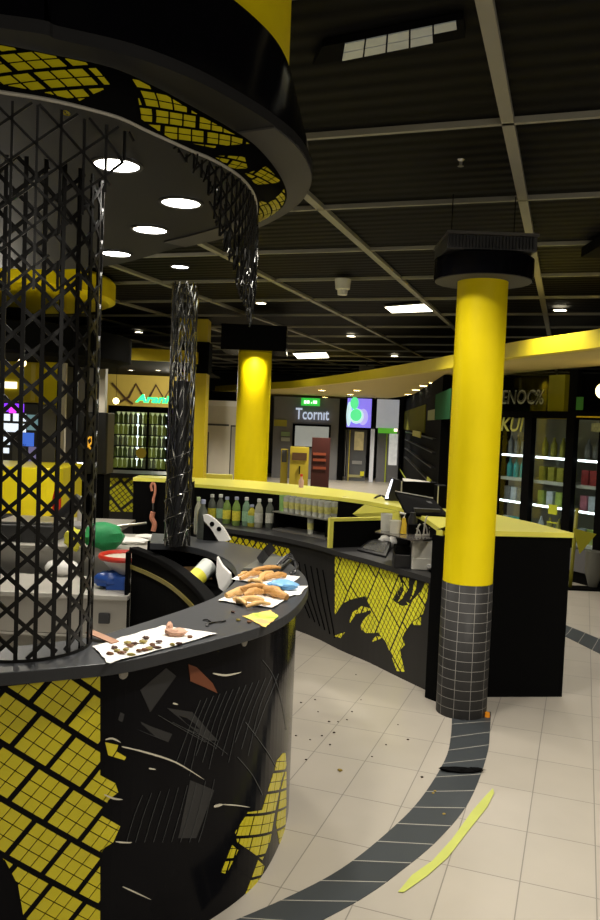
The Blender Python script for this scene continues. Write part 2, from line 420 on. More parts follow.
def clip_convex(sub, clip):
    # clip polygon sub (2D) by convex ccw polygon clip
    outp = sub
    for i in range(len(clip)):
        a, b = clip[i], clip[(i+1) % len(clip)]; inp = outp; outp = []
        if not inp: break
        def side(p): return (b[0]-a[0])*(p[1]-a[1])-(b[1]-a[1])*(p[0]-a[0])
        s_ = inp[-1]; ss = side(s_)
        for e in inp:
            es = side(e)
            if (es >= 0) != (ss >= 0):
                k = ss/(ss-es); outp.append((s_[0]+(e[0]-s_[0])*k, s_[1]+(e[1]-s_[1])*k))
            if es >= 0: outp.append(e)
            s_, ss = e, es
    return outp
def pattern(regions, pt, a1, a2, cu, cv, gap, thick, eu, ev, off=(0, 0), th=.002, skip=0, mb=None):
    """cells of a skewed grid, cut to the outlines; pt(s,z,n) -> world"""
    mb = mb or MB(); d1 = (math.cos(a1), math.sin(a1)); d2 = (math.cos(a2), math.sin(a2)); det = d1[0]*d2[1]-d1[1]*d2[0]
    for reg in regions:
        us = []; vs = []
        for (x, z) in reg:
            x -= off[0]; z -= off[1]; us.append((x*d2[1]-z*d2[0])/det); vs.append((d1[0]*z-d1[1]*x)/det)
        def edges(lo, hi, c, e):
            # thin gaps every c, a thick one after every e cells
            P = e*c+thick; k0 = math.floor(lo/P)-1; r = []
            k = k0
            while k*P < hi+P:
                for j in range(e): r.append((k*P+j*c+gap/2+thick/2, k*P+(j+1)*c-gap/2+thick/2, k))
                k += 1
            return r
        for (u0_, u1, ku) in edges(min(us), max(us), cu, eu):
            if u1 < min(us) or u0_ > max(us): continue
            sh = (ku*0.37 % 1)*cv*ev*.6
            for (v0, v1, kv) in edges(min(vs)-sh, max(vs)-sh, cv, ev):
                v0 += sh; v1 += sh
                if v1 < min(vs) or v0 > max(vs): continue
                if skip and random.random() < skip: continue
                cell = [(off[0]+d1[0]*u+d2[0]*v, off[1]+d1[1]*u+d2[1]*v) for u, v in ((u0_, v0), (u1, v0), (u1, v1), (u0_, v1))]
                ar = sum(cell[i][0]*cell[(i+1) % 4][1]-cell[(i+1) % 4][0]*cell[i][1] for i in range(4))
                if ar < 0: cell.reverse()
                pl = clip_convex(list(reg), cell)
                if len(pl) < 3: continue
                ar = abs(sum(pl[i][0]*pl[(i+1) % len(pl)][1]-pl[(i+1) % len(pl)][0]*pl[i][1] for i in range(len(pl))))/2
                if ar < cu*cv*.03: continue
                n = len(pl); vs_ = [pt(x, z, th) for x, z in pl]+[pt(x, z, .0002) for x, z in pl]
                mb.add(vs_, [tuple(range(n))]+[(i, (i+1) % n, n+(i+1) % n, n+i) for i in range(n)])
    return mb
def R(path, pts): return [path.uv(x, y) for x, y in pts]
kpt = lambda s_, z, n: PK.pt(s_, z, n)
regA = R(PK, [(-90, 700), (0, 687), (50, 681), (100, 673), (100, 775), (115, 783), (118, 792), (108, 800), (101, 815), (120, 826), (113, 842), (100, 850), (100, 925), (25, 925), (18, 885), (0, 850), (-90, 900)])
m1 = pattern([regA], kpt, math.radians(49), math.radians(-38), .040, .040, .0032, .015, 3, 3, (.3, .1))
obj('yellow_grid_wrap', m1, YGR, kiosk, 0, 'yellow grid graphic')
regB = R(PK, [(105, 742), (118, 745), (116, 751), (126, 757), (124, 760), (108, 755)])
regC = [R(PK, q) for q in ([(285, 750), (277, 760), (268, 790), (262, 810), (248, 812), (235, 832), (237, 842), (262, 860), (270, 840), (274, 815), (281, 780), (286, 765)],
                           [(286, 768), (281, 790), (276, 825), (280, 848), (285, 835), (286, 800)],
                           [(232, 845), (238, 850), (226, 874), (221, 872)], [(258, 860), (264, 866), (252, 905), (242, 902)])]
for r_ in regC: obj('torn_graphic', pattern([r_], kpt, math.radians(62), math.radians(-22), .036, .030, .0035, .008, 2, 3, (.1, .0)), YGR, kiosk, 0, 'broken yellow grid piece')
m1 = pattern([regB], kpt, math.radians(52), math.radians(-30), .12, .12, .002, .003, 3, 3, (.02, .02))
obj('torn_graphic', m1, YGR, kiosk, 0, 'broken yellow grid pieces')
# fine pale lines over the black part
LIN = mat('scratched_line', (.09, .095, .095), .5)
m1 = MB()
def surf_line(path, pts, w, mb, n=.0015, taper=True):
    P = [path.uv(x, y) for x, y in pts]; Q = []
    P = smooth([(a, b, 0) for a, b in P], 4)
    W = [path.pt(p[0], p[1], n+.001) for p in P]
    N = [path.pt(p[0], p[1], 1)-path.pt(p[0], p[1], 0) for p in P]
    mb.bar(W, N, w, .0015)
for k in range(13):
    x = 200+k*6.5; y = 700+k*-2.2
    surf_line(PK, [(x, y), (x-12, y+30), (x-24, y+62+(k % 3)*9)], .0012, m1)
for k in range(3): surf_line(PK, [(158+k*14, 715+k*7), (180+k*13, 728+k*5), (205+k*11, 742+k*6)], .001, m1)
for k in range(9): surf_line(PK, [(142+k*9, 795-k*2), (134+k*9, 815), (126+k*9, 842)], .001, m1)
surf_line(PK, [(262, 660), (274, 678), (282, 705), (286, 730)], .0018, m1); surf_line(PK, [(245, 722), (262, 745), (276, 768)], .0022, m1); surf_line(PK, [(237, 757), (252, 775), (262, 795)], .002, m1)
obj('scratch_lines', m1, LIN, kiosk)
m1 = MB()
for q in ([(167, 708), (192, 712), (218, 741), (206, 740)], [(120, 712), (150, 726), (172, 734), (168, 742), (145, 733), (118, 720)], [(190, 780), (214, 790), (196, 838), (178, 838)], [(140, 690), (166, 668), (176, 676), (150, 712)]):
    P = R(PK, q); n = len(P); m1.add([PK.pt(a, b, .0015) for a, b in P]+[PK.pt(a, b, .0002) for a, b in P], [tuple(range(n))]+[(i, (i+1) % n, n+(i+1) % n, n+i) for i in range(n)])
obj('faded_shapes', m1, mat('faded_charcoal', (.018, .018, .019), .5), kiosk)
P = R(PK, [(188, 664), (196, 667), (212, 683), (217, 693), (204, 687), (190, 681)]); n = len(P)
obj('brown_patch', MB().add([PK.pt(a, b, .003) for a, b in P]+[PK.pt(a, b, .0002) for a, b in P], [tuple(range(n))]+[(i, (i+1) % n, n+(i+1) % n, n+i) for i in range(n)]), mat('brown_patch', (.16, .045, .015), .6), kiosk)
# peeling slivers
PEEL = mat('peeled_backing', (.62, .58, .46), .7)
for pts, w in (([(121, 746), (145, 752), (175, 762), (203, 779)], .008), ([(212, 673), (225, 675), (240, 672)], .010), ([(213, 806), (222, 804)], .016), ([(222, 804), (236, 805), (249, 807)], .006), ([(105, 739), (112, 738), (120, 742)], .008), ([(104, 794), (113, 798), (122, 799)], .008), ([(115, 841), (124, 842), (131, 842)], .007), ([(172, 703), (177, 704)], .009), ([(122, 886), (135, 892), (150, 899)], .006), ([(148, 768), (155, 769)], .007)):
    m1 = MB(); surf_line(PK, pts, (lambda u, w=w: w*.6*(.12+math.sin(PI*min(1, u*.9+.1))**.7+.3*noise.noise(Vector((u*9, w*900, 2))))), m1, .004); obj('peeling_sliver', m1, PEEL, kiosk)
# small round tags under the edge
for x, y in ((123, 674), (244, 642), (304, 600)):
    s_, z = PK.uv(x, y); c = PK.pt(s_, z, .003); n = (PK.pt(s_, z, 1)-c).normalized(); M = n.to_track_quat('Z', 'Y').to_matrix().to_4x4(); M.translation = c
    obj('screw_cap', MB().lathe([(.016, -.003), (.016, .002), (.010, .005)], n=14, M=M), mat('cap_grey', (.30, .28, .24), .5), kiosk)

# inner trough (black bin cabinet with a curved rim)
tro = smooth([G(x, y, 1.0) for x, y in ((129, 547), (148, 554), (168, 564), (186, 578), (200, 593), (208, 606))], 5)
trl = offset(tro, -.065); 
trough = thing('waste_trough', 'black curved bin cabinet with thick rim inside the kiosk counter', 'bin', (tro[6].x, tro[6].y, 0))
obj('rim', MB().strip(tro, trl, .965, 1.0), BLM, trough, .006)
obj('cabinet_front', MB().strip(offset(tro, -.02), offset(tro, -.05), 0, .964), BLM, trough)
obj('end_panel', MB().box((tro[0].x-.02, tro[0].y-.0, 0), (tro[0].x+.0, tro[0].y+.08, .964)), BLM, trough)
yl = offset(tro, -.012); obj('trim_strip', MB().strip(yl, offset(tro, -.0195), .86, .885), mat('olive_strip', (.22, .18, .03), .4), trough)
bk = smooth([G(x, y, .80) for x, y in ((155, 556), (190, 562), (222, 582), (226, 610), (205, 635))], 5)
inn2 = [v for v in offset(tro, -.11)]
n_ = min(len(inn2), len(bk))
bkr = [Vector(kin[i]) for i in range(0, 1)]
obj('bin_floor', MB().prism([*(offset(tro, -.06)), G(222, 606, .86), G(236, 592, .86), G(232, 578, .86), G(205, 562, .86), G(160, 556, .86)], .82, .86), BLM, trough)
# litter in the trough
for i in range(26):
    a = random.random(); b = random.uniform(-.03, .05); pth = Path(offset(tro, -.13)); q = pth.pt(a*pth.L*.9, .861, b)
    single('litter_scrap', MB().blob((q.x, q.y, .872), (.012, .008, .009), .5, 3, i), [BLP, STE, PAP, BLP][i % 4], 'tiny scrap of litter in the black bin inside the counter', 'litter', 'scraps of litter in the kiosk bin')
q = G(184, 578, .9); single('cardboard_piece', MB().box((-.13, -.09, 0), (.13, .09, .006), Matrix.Translation((q.x+.0, q.y+.12, .90)) @ Matrix.Rotation(.5, 4, 'Z') @ Matrix.Rotation(.25, 4, 'X')), mat('brown_card', (.33, .19, .08), .8), 'brown cardboard piece lying in the black bin', 'cardboard')
# tipped cup
def cup(loc, axis, L, ra, rb, label, matb, band=None):
    t = thing('paper_cup', label, 'cup', loc); M = Vector(axis).normalized().to_track_quat('Z', 'Y').to_matrix().to_4x4(); M.translation = loc
    obj('cup_body', MB().lathe([(ra*.9, 0), (ra, .002), (rb, L), (rb*.94, L), (ra*.93, .006), (.001, .006)], n=24, M=M), matb, t)
    if band: obj('cup_sleeve', MB().lathe([(ra+(rb-ra)*.45+.0015, L*.45), (rb+.0015, L*.85), (rb+.001, L*.85), (ra+(rb-ra)*.45+.0005, L*.45)], n=24, M=M), band, t)
    return t
a = G(209, 566, .99); b = G(188, 586, .90)
cup(a, (b-a), .20, .055, .045, 'white paper cup with yellow printed end lying in the black bin', mat('cup_white', (.55, .58, .54), .35), mat('cup_print', (.65, .60, .05), .5, var=.3))
c1 = MB(); base = G(222, 588, .97)
prof = [D(x, y, base.y) for x, y in ((217, 557), (222, 566), (230, 574), (231, 583), (224, 592), (219, 588), (216, 575))]
n = len(prof); c1.add([p for p in prof]+[p+Vector((.006, .012, .004)) for p in prof], [tuple(range(n))[::-1], tuple(range(n, 2*n))]+[(i, (i+1) % n, n+(i+1) % n, n+i) for i in range(n)])
single('paper_cone', c1, PAP, 'crumpled white paper wedge sticking up at the rim of the black bin', 'paper')

# ---- things on the kiosk worktop
def sheet(name, pts, z, matl, label, cat, curl=.006, lift=.001, th=.0012, seed=0, nsub=10):
    # pts: four corners (pixels) -> thin wavy sheet
    C = [G(x, y, z) for x, y in pts]; b = MB(); V = []
    for k in range(2):
        for i in range(nsub+1):
            for j in range(nsub+1):
                u, v = i/nsub, j/nsub
                p = C[0]*(1-u)*(1-v)+C[1]*u*(1-v)+C[2]*u*v+C[3]*(1-u)*v
                e = max(abs(u-.5), abs(v-.5))*2
                jit = Vector((noise.noise(Vector((u*4, v*4, seed+3))), noise.noise(Vector((u*4, v*4, seed+9))), 0))*.012*(e > .95)
                V.append(p+jit+Vector((0, 0, lift+th*(1-k)+curl*(e**4)*(.5+.5*noise.noise(Vector((u*5, v*5, seed)))))))
    N = nsub+1; M_ = N*N; fs = []
    for i in range(nsub):
        for j in range(nsub):
            q = (i*N+j, i*N+j+1, (i+1)*N+j+1, (i+1)*N+j); fs.append(q); fs.append(tuple(x+M_ for x in q[::-1]))
    bd = [(0, j) for j in range(N)]+[(i, nsub) for i in range(1, N)]+[(nsub, j) for j in range(nsub-1, -1, -1)]+[(i, 0) for i in range(nsub-1, 0, -1)]
    bi = [i*N+j for i, j in bd]
    for k in range(len(bi)): a_, b_ = bi[k], bi[(k+1) % len(bi)]; fs.append((a_, b_, b_+M_, a_+M_))
    b.add(V, fs, True); return single(name, b, matl, label, cat)
sheet('paper_sheet', [(92, 648), (162, 627), (217, 635), (110, 665)], ZK, PAP, 'white greaseproof sheet with scattered crumbs on the kiosk worktop', 'paper', .008)
BRN = [mat('brown_crumb', (.16, .07, .03), .7, var=.4), mat('olive_crumb', (.28, .22, .05), .7, var=.4), mat('dark_crumb', (.07, .03, .02), .7)]
ci = 0
for x, y in ((110, 656), (117, 653), (114, 650), (122, 655), (131, 657), (134, 646), (130, 648), (143, 644), (146, 640), (152, 647), (149, 651), (157, 650), (145, 652), (172, 647), (179, 646), (139, 653), (126, 652), (159, 644), (190, 639), (128, 645)):
    q = G(x, y, ZK); single('food_crumb', MB().blob((q.x, q.y, ZK+.009), (.010+.006*random.random(), .006+.004*random.random(), .005), .5, 3, ci, nu=10, nv=6), BRN[ci % 3], 'small brown crumb of food on the white sheet', 'crumb', 'crumbs on the white sheet'); ci += 1
PST = mat('fried_pastry', (.46, .24, .07), .5, bump=.5, bscale=70, var=.35, vscale=25)
PST2 = mat('pale_pastry', (.60, .36, .13), .5, bump=.4, bscale=60, var=.3, vscale=18)
PNK = mat('pink_tissue', (.55, .32, .22), .7, bump=.3)
q = G(176, 636, ZK); single('flatbread_piece', MB().blob((q.x, q.y, ZK+.014), (.038, .026, .012), .5, 2, 3).blob((q.x-.03, q.y+.03, ZK+.022), (.012, .03, .018), .4, 3, 5), PNK, 'torn pinkish bread piece at the far edge of the white sheet', 'bread')
q = G(105, 641, ZK); single('paper_scrap', MB().box((-.06, -.018, 0), (.06, .018, .004), Matrix.Translation((q.x-.01, q.y, ZK+.012)) @ Matrix.Rotation(-.5, 4, 'Z') @ Matrix.Rotation(.15, 4, 'Y')), mat('brown_wrapper', (.36, .18, .10), .5), 'brown folded wrapper beside the mesh screen on the worktop', 'wrapper')
q = G(100, 646, ZK)
p = G(213, 623, ZK); m1 = MB()
for a in (.3, 2.3, 4.1): m1.bar([p+Vector((0, 0, .004)), p+Vector((.035*math.cos(a), .045*math.sin(a), .006)), p+Vector((.05*math.cos(a+.3), .06*math.sin(a+.3), .003))], [Vector((0, 0, 1))]*3, .012, .003)
single('plastic_clip', m1, BLP, 'small three-armed black plastic clip on the worktop between sheet and leaflet', 'clip')
for i, (x, y) in enumerate(((238, 621), (233, 613), (249, 623), (253, 571))):
    q = G(x, y, ZK); single('food_crumb', MB().blob((q.x, q.y, ZK+.005), (.009, .007, .005), .4, 3, i, nu=10, nv=6), BRN[(i+1) % 3], ['olive crumb on the worktop left of the leaflet', 'brown crumb in front of the larger pastry pile', 'dark crumb beside the leaflet edge', 'tiny dark crumb on the worktop behind the first pastry pile'][i], 'crumb')
def leaflet_mat():
    m = mat('leaflet_print', (.7, .65, .1), .5); nt = m.node_tree; b = nt.nodes['Principled BSDF']
    w = nt.nodes.new('ShaderNodeTexNoise'); w.inputs['Scale'].default_value = 9; cr = nt.nodes.new('ShaderNodeValToRGB'); tc = nt.nodes.new('ShaderNodeTexCoord'); nt.links.new(tc.outputs['Object'], w.inputs[0])
    e = cr.color_ramp.elements; e[0].color = (.30, .60, .05, 1); e[0].position = .38; e[1].color = (.85, .35, .15, 1); e[1].position = .62; k = e.new(.5); k.color = (.85, .75, .12, 1)
    nt.links.new(w.outputs['Fac'], cr.inputs[0]); nt.links.new(cr.outputs[0], b.inputs['Base Color']); return m
sheet('leaflet', [(242, 617), (270, 611), (278, 617), (266, 628)], ZK, leaflet_mat(), 'yellow and green printed leaflet hanging at the worktop edge', 'leaflet', .004)
sheet('paper_napkin', [(231, 580), (247, 573), (300, 578), (284, 590)], ZK, PAP, 'white paper under the rear pile of fried pastries', 'napkin', .010, seed=2)
sheet('paper_napkin', [(218, 602), (240, 592), (296, 594), (272, 609)], ZK, PAP, 'white paper under the front pile of fried pastries', 'napkin', .010, seed=4)
sheet('paper_napkin', [(278, 596), (290, 588), (308, 587), (299, 596)], ZK, PAP, 'white paper at the rounded tip of the worktop under the blue bag', 'napkin', .008, seed=5)
def pastry(p0, p1, r, z, matl, label, group, seed, bend=.01):
    r = r*.74; z = ZK+(z-ZK)*.7; a = G(p0[0], p0[1]+1.5, ZK); b = G(p1[0], p1[1]+1.5, ZK); P = []
    for k in range(9):
        u = k/8; q = a.lerp(b, u); q.z = z+bend*math.sin(u*PI)+r*.6; q += Vector((noise.noise(Vector((u*3, seed, 0)))*.012, noise.noise(Vector((u*3, seed, 5)))*.012, 0)); P.append(q)
    mb = MB().tube(P, lambda u: r*(.35+.65*math.sin(PI*(.08+.84*u))**.6)*(1+.35*noise.noise(Vector((u*9, seed*3, 1)))), 12)
    return single('fried_pastry', mb, matl, label, 'pastry', group)
PL = 'fried pastries on the rear napkin'
L = ['rear pile: long golden pastry lying lowest on the left', 'rear pile: golden pastry across the middle', 'rear pile: pastry pointing to the right end', 'rear pile: small golden pastry in front', 'rear pile: topmost golden pastry behind the others', 'rear pile: short pastry at the left end']
for i, (a, b, r, z) in enumerate((((240, 580), (262, 574), .017, .008), ((256, 583), (272, 574), .019, .010), ((264, 580), (286, 577), .021, .008), ((248, 583), (262, 584), .014, .010), ((252, 575), (280, 572), .016, .030), ((238, 577), (250, 575), .012, .012))):
    pastry(a, b, r, ZK+z, [PST, PST2][i % 2], L[i], PL, i)
L = ['front pile: big long pastry on the left rear', 'front pile: biggest pale bun at the right', 'front pile: pastry lying across the front', 'front pile: middle pastry with browned skin', 'front pile: flat crisp edge piece at the front', 'front pile: topmost pastry in the middle', 'front pile: short piece at the left front']
for i, (a, b, r, z) in enumerate((((226, 598), (256, 592), .024, .008), ((258, 592), (287, 600), .030, .008), ((236, 603), (264, 603), .020, .008), ((244, 600), (262, 596), .024, .020), ((246, 608), (270, 605), .013, .008), ((240, 596), (266, 594), .016, .045), ((233, 601), (246, 606), .015, .010))):
    pastry(a, b, r, ZK+z, [PST2, PST][i % 2], L[i], 'fried pastries on the front napkin', i+10)
q = G(283, 590, ZK); single('plastic_bag', MB().blob((q.x, q.y, ZK+.025), (.075, .035, .022), .35, 2.5, 4), SKY, 'pale blue plastic wrapped roll at the rounded tip of the worktop', 'bag')
# black folded tablet with strap
tb = thing('serving_tray', 'grey tray with black edge and straps on the rear of the kiosk worktop', 'tray', G(268, 572, ZK))
C = [G(x, y, ZK) for x, y in ((243, 572), (262, 560), (292, 560), (279, 573))]
obj('tray_plate', MB().prism(C, ZK+.012, ZK+.020), mat('tray_grey', (.09, .095, .09), .4), tb)
C2 = [c+(c-sum(C, Vector())/4)*.06 for c in C]; obj('tray_edge', MB().prism(C2, ZK+.0005, ZK+.011), BLP, tb)
m1 = MB(); A_ = [G(259, 562, ZK+.02), G(266, 553, ZK+.10), G(273, 546, ZK+.14)]; m1.bar(A_, [Vector((0, -1, .3))]*3, .05, .012)
obj('stand_arm', m1, BLP, tb)
m1 = MB()
for k in range(3): m1.tube(smooth([G(283-k*3, 563+k, ZK+.03), G(290, 558-k*2, ZK+.07), G(298-k, 566+k*2, ZK+.03), G(290, 573+k, ZK+.008)], 5), .005, 6)
obj('strap', m1, BLP, tb)
# white curved plate with two holes
def plate(pts, Y, th, matl, holes=()):
    P = [D(x, y, Y) for x, y in pts]; n = len(P); b = MB()
    return b.add(P+[p+Vector((.01, th, 0)) for p in P], [tuple(range(n))[::-1], tuple(range(n, 2*n))]+[(i, (i+1) % n, n+(i+1) % n, n+i) for i in range(n)])
Yp = G(215, 541, ZK).y
t = thing('shield_stand', 'white curved plastic arch with two round holes behind the kiosk worktop', 'stand', G(215, 541, ZK))
mb = MB(); outer = [(203, 515), (208, 515), (215, 520), (223, 528), (230, 540)]; inner = [(204, 521), (206, 523), (211, 529), (216, 537), (220, 543)]
o_ = smooth([D(x, y, Yp) for x, y in outer], 4); i_ = smooth([D(x, y, Yp) for x, y in inner], 4); th = Vector((.005, .03, 0)); rr = [[a, b, b+th, a+th] for a, b in zip(o_, i_)]
obj('arch', mb.ring(rr, False), WHT, t)
mb = MB()
for x, y in ((212, 524), (219, 529)): c = D(x, y, Yp-.003); M = Matrix.Translation(c) @ Matrix.Rotation(PI/2, 4, 'X'); mb.lathe([(.015, -.002), (.015, .003)], n=14, M=M)
obj('hole', mb, BLM, t)
mb = MB(); pts = [D(x, y, Yp+.01) for x, y in ((204, 523), (211, 530), (219, 543), (203, 541))]; th = Vector((0, .015, 0)); mb.add(pts+[p+th for p in pts], [(0, 1, 2, 3), (7, 6, 5, 4), (0, 4, 5, 1), (1, 5, 6, 2), (2, 6, 7, 3), (3, 7, 4, 0)])
obj('insert', mb, BLM, t)

# bottles
def bottle(label, h, r, matb, matc, loc, group=None, lab=None):
    t = thing('drink_bottle', label, 'bottle', loc, group); x, y, z = loc
    obj('bottle_body', MB().lathe([(r*.9, z), (r, z+.008), (r, z+h*.60), (r*.85, z+h*.72), (r*.42, z+h*.84), (r*.38, z+h*.93)], (x, y, 0), 18), matb, t)
    obj('cap', MB().lathe([(r*.48, z+h*.90), (r*.48, z+h), (r*.34, z+h*1.005)], (x, y, 0), 14), matc, t)
    if lab: obj('paper_label', MB().lathe([(r*1.02, z+h*.18), (r*1.02, z+h*.52)], (x, y, 0), 18), lab, t)
    return t
def bmat(n, c): return mat(n, c, .12, coat=.5, var=.3, vscale=40)
BM = [bmat('bottle_grey', (.10, .11, .09)), bmat('bottle_yellow', (.40, .36, .04)), bmat('bottle_green', (.17, .26, .06)), bmat('bottle_teal', (.16, .26, .17)), bmat('bottle_purple', (.12, .03, .07)), bmat('bottle_pale', (.34, .34, .26))]
CW = mat('cap_white', (.6, .6, .56), .4); CB = mat('cap_blue_grey', (.30, .33, .45), .4)
LB = [mat('label_yellow', (.62, .55, .05), .5, var=.5, vscale=50), mat('label_teal', (.25, .42, .25), .5, var=.5, vscale=50), mat('label_white', (.5, .5, .42), .5, var=.4, vscale=50), mat('label_red', (.4, .05, .08), .5, var=.5, vscale=50)]
a = G(197.5, 534, ZK); bottle('pale green bottle at the left end of the kiosk worktop rear', .245, .026, BM[5], mat('cap_pale_green', (.42, .5, .25), .4), (a.x, a.y, ZK))
a = G(203.5, 539, ZK); bottle('dark clear bottle in front of the pale green one on the worktop', .25, .034, BM[0], CB, (a.x-.01, a.y-.0, ZK))

# mesh column (thin) at the rear of the kiosk
def lattice(center, r, a0, a1, z0, z1, nv, w, t, pitch, mb=None, diag=True, hz=False, wob=0):
    mb = mb or MB(); da = (a1-a0)/nv
    def S(a, z): return Vector((center[0]+r*math.cos(a), center[1]+r*math.sin(a), z)), Vector((math.cos(a), math.sin(a), 0))
    for k in range(nv+1):
        a = a0+k*da; P = []; N = []
        for j in range(9): z = z0+(z1-z0)*j/8; p, n = S(a, z); P.append(p); N.append(n)
        mb.bar(P, N, w, t)
    arc = r*(a1-a0); H = z1-z0; sl = pitch/(2*r*abs(da))   # rise per arc length so that crossings fall between the uprights
    for sg in (1, -1):
        span = arc*sl; k = -math.ceil(span/pitch)-1
        while k*pitch < H+span:
            # z = z0 + k*pitch + sg*sl*s
            P = []; N = []; n = max(10, int(arc/.03))
            for j in range(n+1):
                s_ = arc*j/n; z = z0+k*pitch+(sl*s_ if sg > 0 else sl*(arc-s_))+pitch*.25
                if z0-.001 <= z <= z1+.001: p, nn = S(a0+s_/r, z); P.append(p); N.append(nn)
            if len(P) > 1: mb.bar(P, N, w, t*.9)
            k += 1
    return mb
KC = (-.905, 2.64); KR = .225
scr = thing('lattice_screen', 'big black metal lattice column standing on the near left worktop', 'screen', (KC[0], KC[1], ZK))
mb = lattice(KC, KR, -PI*.98, PI*.06, ZK+.006, 2.60, 13, .0125, .007, .105)
obj('front_lattice', mb, LAT, scr)
mb = MB(); P = []; N = []
for z_ in (ZK+.004, 1.98):
    P = [Vector((KC[0]+KR*math.cos(a), KC[1]+KR*math.sin(a), z_)) for a in [(-.98+1.04*j/30)*PI for j in range(31)]]; N = [(p-Vector((KC[0], KC[1], z_))).normalized() for p in P]
    if z_ < 1.5: mb.bar(P, N, .012, .008)
obj('foot_ring', mb, LAT, scr)
TC = G(177, 546, ZK); TCc = (TC.x, TC.y)
tcol = thing('mesh_column', 'slim black twisted wire column lit from above at the kiosk rear', 'column', (TC.x, TC.y, ZK))
mb = MB(); rT = .074
for k in range(12):
    for sg in ((1,) if k % 2 else (1, -1)):
        P = []
        for j in range(60):
            u = j/59; z = ZK+.005+u*(2.62-ZK); a = 2*PI*k/12+sg*u*5.5; P.append(Vector((TC.x+rT*math.cos(a), TC.y+rT*math.sin(a), z)))
        mb.tube(P, .0042, 5)
obj('twisted_wires', mb, LATS, tcol)
mb = MB()
for k in range(10):
    a = 2*PI*k/10; mb.tube([Vector((TC.x+rT*.92*math.cos(a), TC.y+rT*.92*math.sin(a), z)) for z in (ZK+.005, 1.8, 2.62)], .004, 5)
obj('upright_wires', mb, LATS, tcol)
mb = MB(); mb.cyl(TCc, rT*.72, ZK+.003, 2.05, 20, rT*.68); obj('core_tube', mb, BLP, tcol)
sp = MB()
for k in range(5):
    z0_ = ZK+.03+k*.115
    P = [Vector((TC.x+(rT+.006)*math.cos(a), TC.y+(rT+.006)*math.sin(a), z0_+.10*(a+PI)/PI)) for a in [-PI+PI*j/16 for j in range(17)]]; sp.tube(P, .003, 6)
obj('bright_coil', sp, LATS, tcol)

# ================================================================ OVERHEAD DRUM
ZD = 2.68
dpts = [G(x, y, ZD) for x, y in ((0, 28), (60, 40), (133, 57), (190, 78), (235, 101), (275, 126), (300, 148), (312, 172), (309, 190), (297, 205), (279, 217), (255, 228), (213, 240), (177, 248), (100, 267), (0, 268))]+[Vector((-2.6, 4.5, ZD)), Vector((-2.7, 3.3, ZD)), Vector((-2.35, 2.2, ZD)), Vector((-1.5, 1.66, ZD))]
dout = smooth(dpts, 6, True)
def coff(P, d):
    n = len(P); o = []
    for i in range(n):
        t = (P[(i+1) % n]-P[i-1]).normalized(); o.append(Vector((P[i].x-t.y*d, P[i].y+t.x*d, 0)))
    return o
drum = thing('ceiling_drum', 'large black round canopy with yellow upper ring hanging over the kiosk', 'canopy', (-1.05, 2.85, ZD))
def shell(A, za, B, zb): return MB().ring([[Vector((p.x, p.y, za)) for p in A], [Vector((p.x, p.y, zb)) for p in B]], True, False)
d1_, d2_, d3_ = coff(dout, .03), coff(dout, .08), coff(dout, .095)
obj('black_band', MB().ring([[Vector((p.x, p.y, z)) for p in A] for A, z in ((d1_, ZD+.031), (dout, ZD+.031), (d2_, 2.995), (d3_, 2.995))], True, False), BLK, drum)
obj('yellow_ring', MB().ring([[Vector((p.x, p.y, z)) for p in A] for A, z in ((d3_, 2.98), (d3_, CEIL-.015))], True, False), YEL, drum)
obj('soffit', MB().prism(dout, ZD, ZD+.03), SOF, drum, 0)
A_ = coff(dout, .003); B_ = [dout[i].lerp(coff(dout, .13)[i], 1) for i in range(len(dout))]; A_ = A_[5*6:13*6]; B_ = B_[5*6:13*6]
obj('grey_rim', MB().strip(A_, B_, ZD-.006, ZD-.0005), GRY, drum)
# sloping patterned valance between rim and curtain rail
ZR = 2.56
vo = smooth([G(x, y, ZD-.007) for x, y in ((-40, 38), (0, 45), (50, 55), (110, 68), (150, 85), (190, 106), (225, 126), (255, 146), (277, 172), (286, 192), (283, 205), (272, 214), (258, 221))], 6)
vi = smooth([G(x, y, ZR) for x, y in ((-40, 86), (0, 92), (50, 100), (100, 112), (125, 120), (150, 132), (190, 150), (215, 161), (238, 175), (251, 189), (256, 202), (256, 214), (252, 224))], 6)
nv_ = len(vo)
mb = MB(); mb.add(list(vo)+list(vi), [(i, i+1, nv_+i+1, nv_+i) for i in range(nv_-1)], True)
vl = obj('valance', mb, BLM, drum)
sd = vl.modifiers.new('thick', 'SOLIDIFY'); sd.thickness = .006; sd.offset = 0
cs = [0]
for i in range(1, nv_): cs.append(cs[-1]+((vo[i]+vi[i])/2-(vo[i-1]+vi[i-1])/2).length)
def vpt(s_, v, n):
    i = 0; s_ = max(0, min(cs[-1]-1e-4, s_))
    while i < nv_-2 and s_ > cs[i+1]: i += 1
    k = (s_-cs[i])/(cs[i+1]-cs[i]); a = vo[i].lerp(vo[i+1], k); b = vi[i].lerp(vi[i+1], k); v = max(0, min(1, v/.24)); p = a.lerp(b, v)
    nn = (vo[i+1]-vo[i]).cross(b-a).normalized(); nn = nn if nn.dot(Vector((0, 0, EYE))-p) > 0 else -nn
    return p+nn*(n+.0045)
Lv = cs[-1]; mb = MB()
reg = [[(0, .01), (.28, .01), (.33, .10), (.26, .22), (0, .2)], [(.36, .01), (.60, .03), (.80, .02), (.74, .17), (.60, .23), (.45, .20)], [(.78, .22), (.86, .11), (.95, .16), (.93, .23)], [(.96, .05), (1.10, .02), (1.13, .20), (1.0, .2)], [(1.17, .02), (Lv*.985, .02), (Lv*.99, .22), (Lv*.80, .22), (1.35, .15)]]
random.seed(3)
for r_ in reg: obj('yellow_grid_print', pattern([r_], vpt, math.radians(58), math.radians(-35), .040, .045, .007, .010, 2, 3, (.0, .0), .002), YGR, drum)
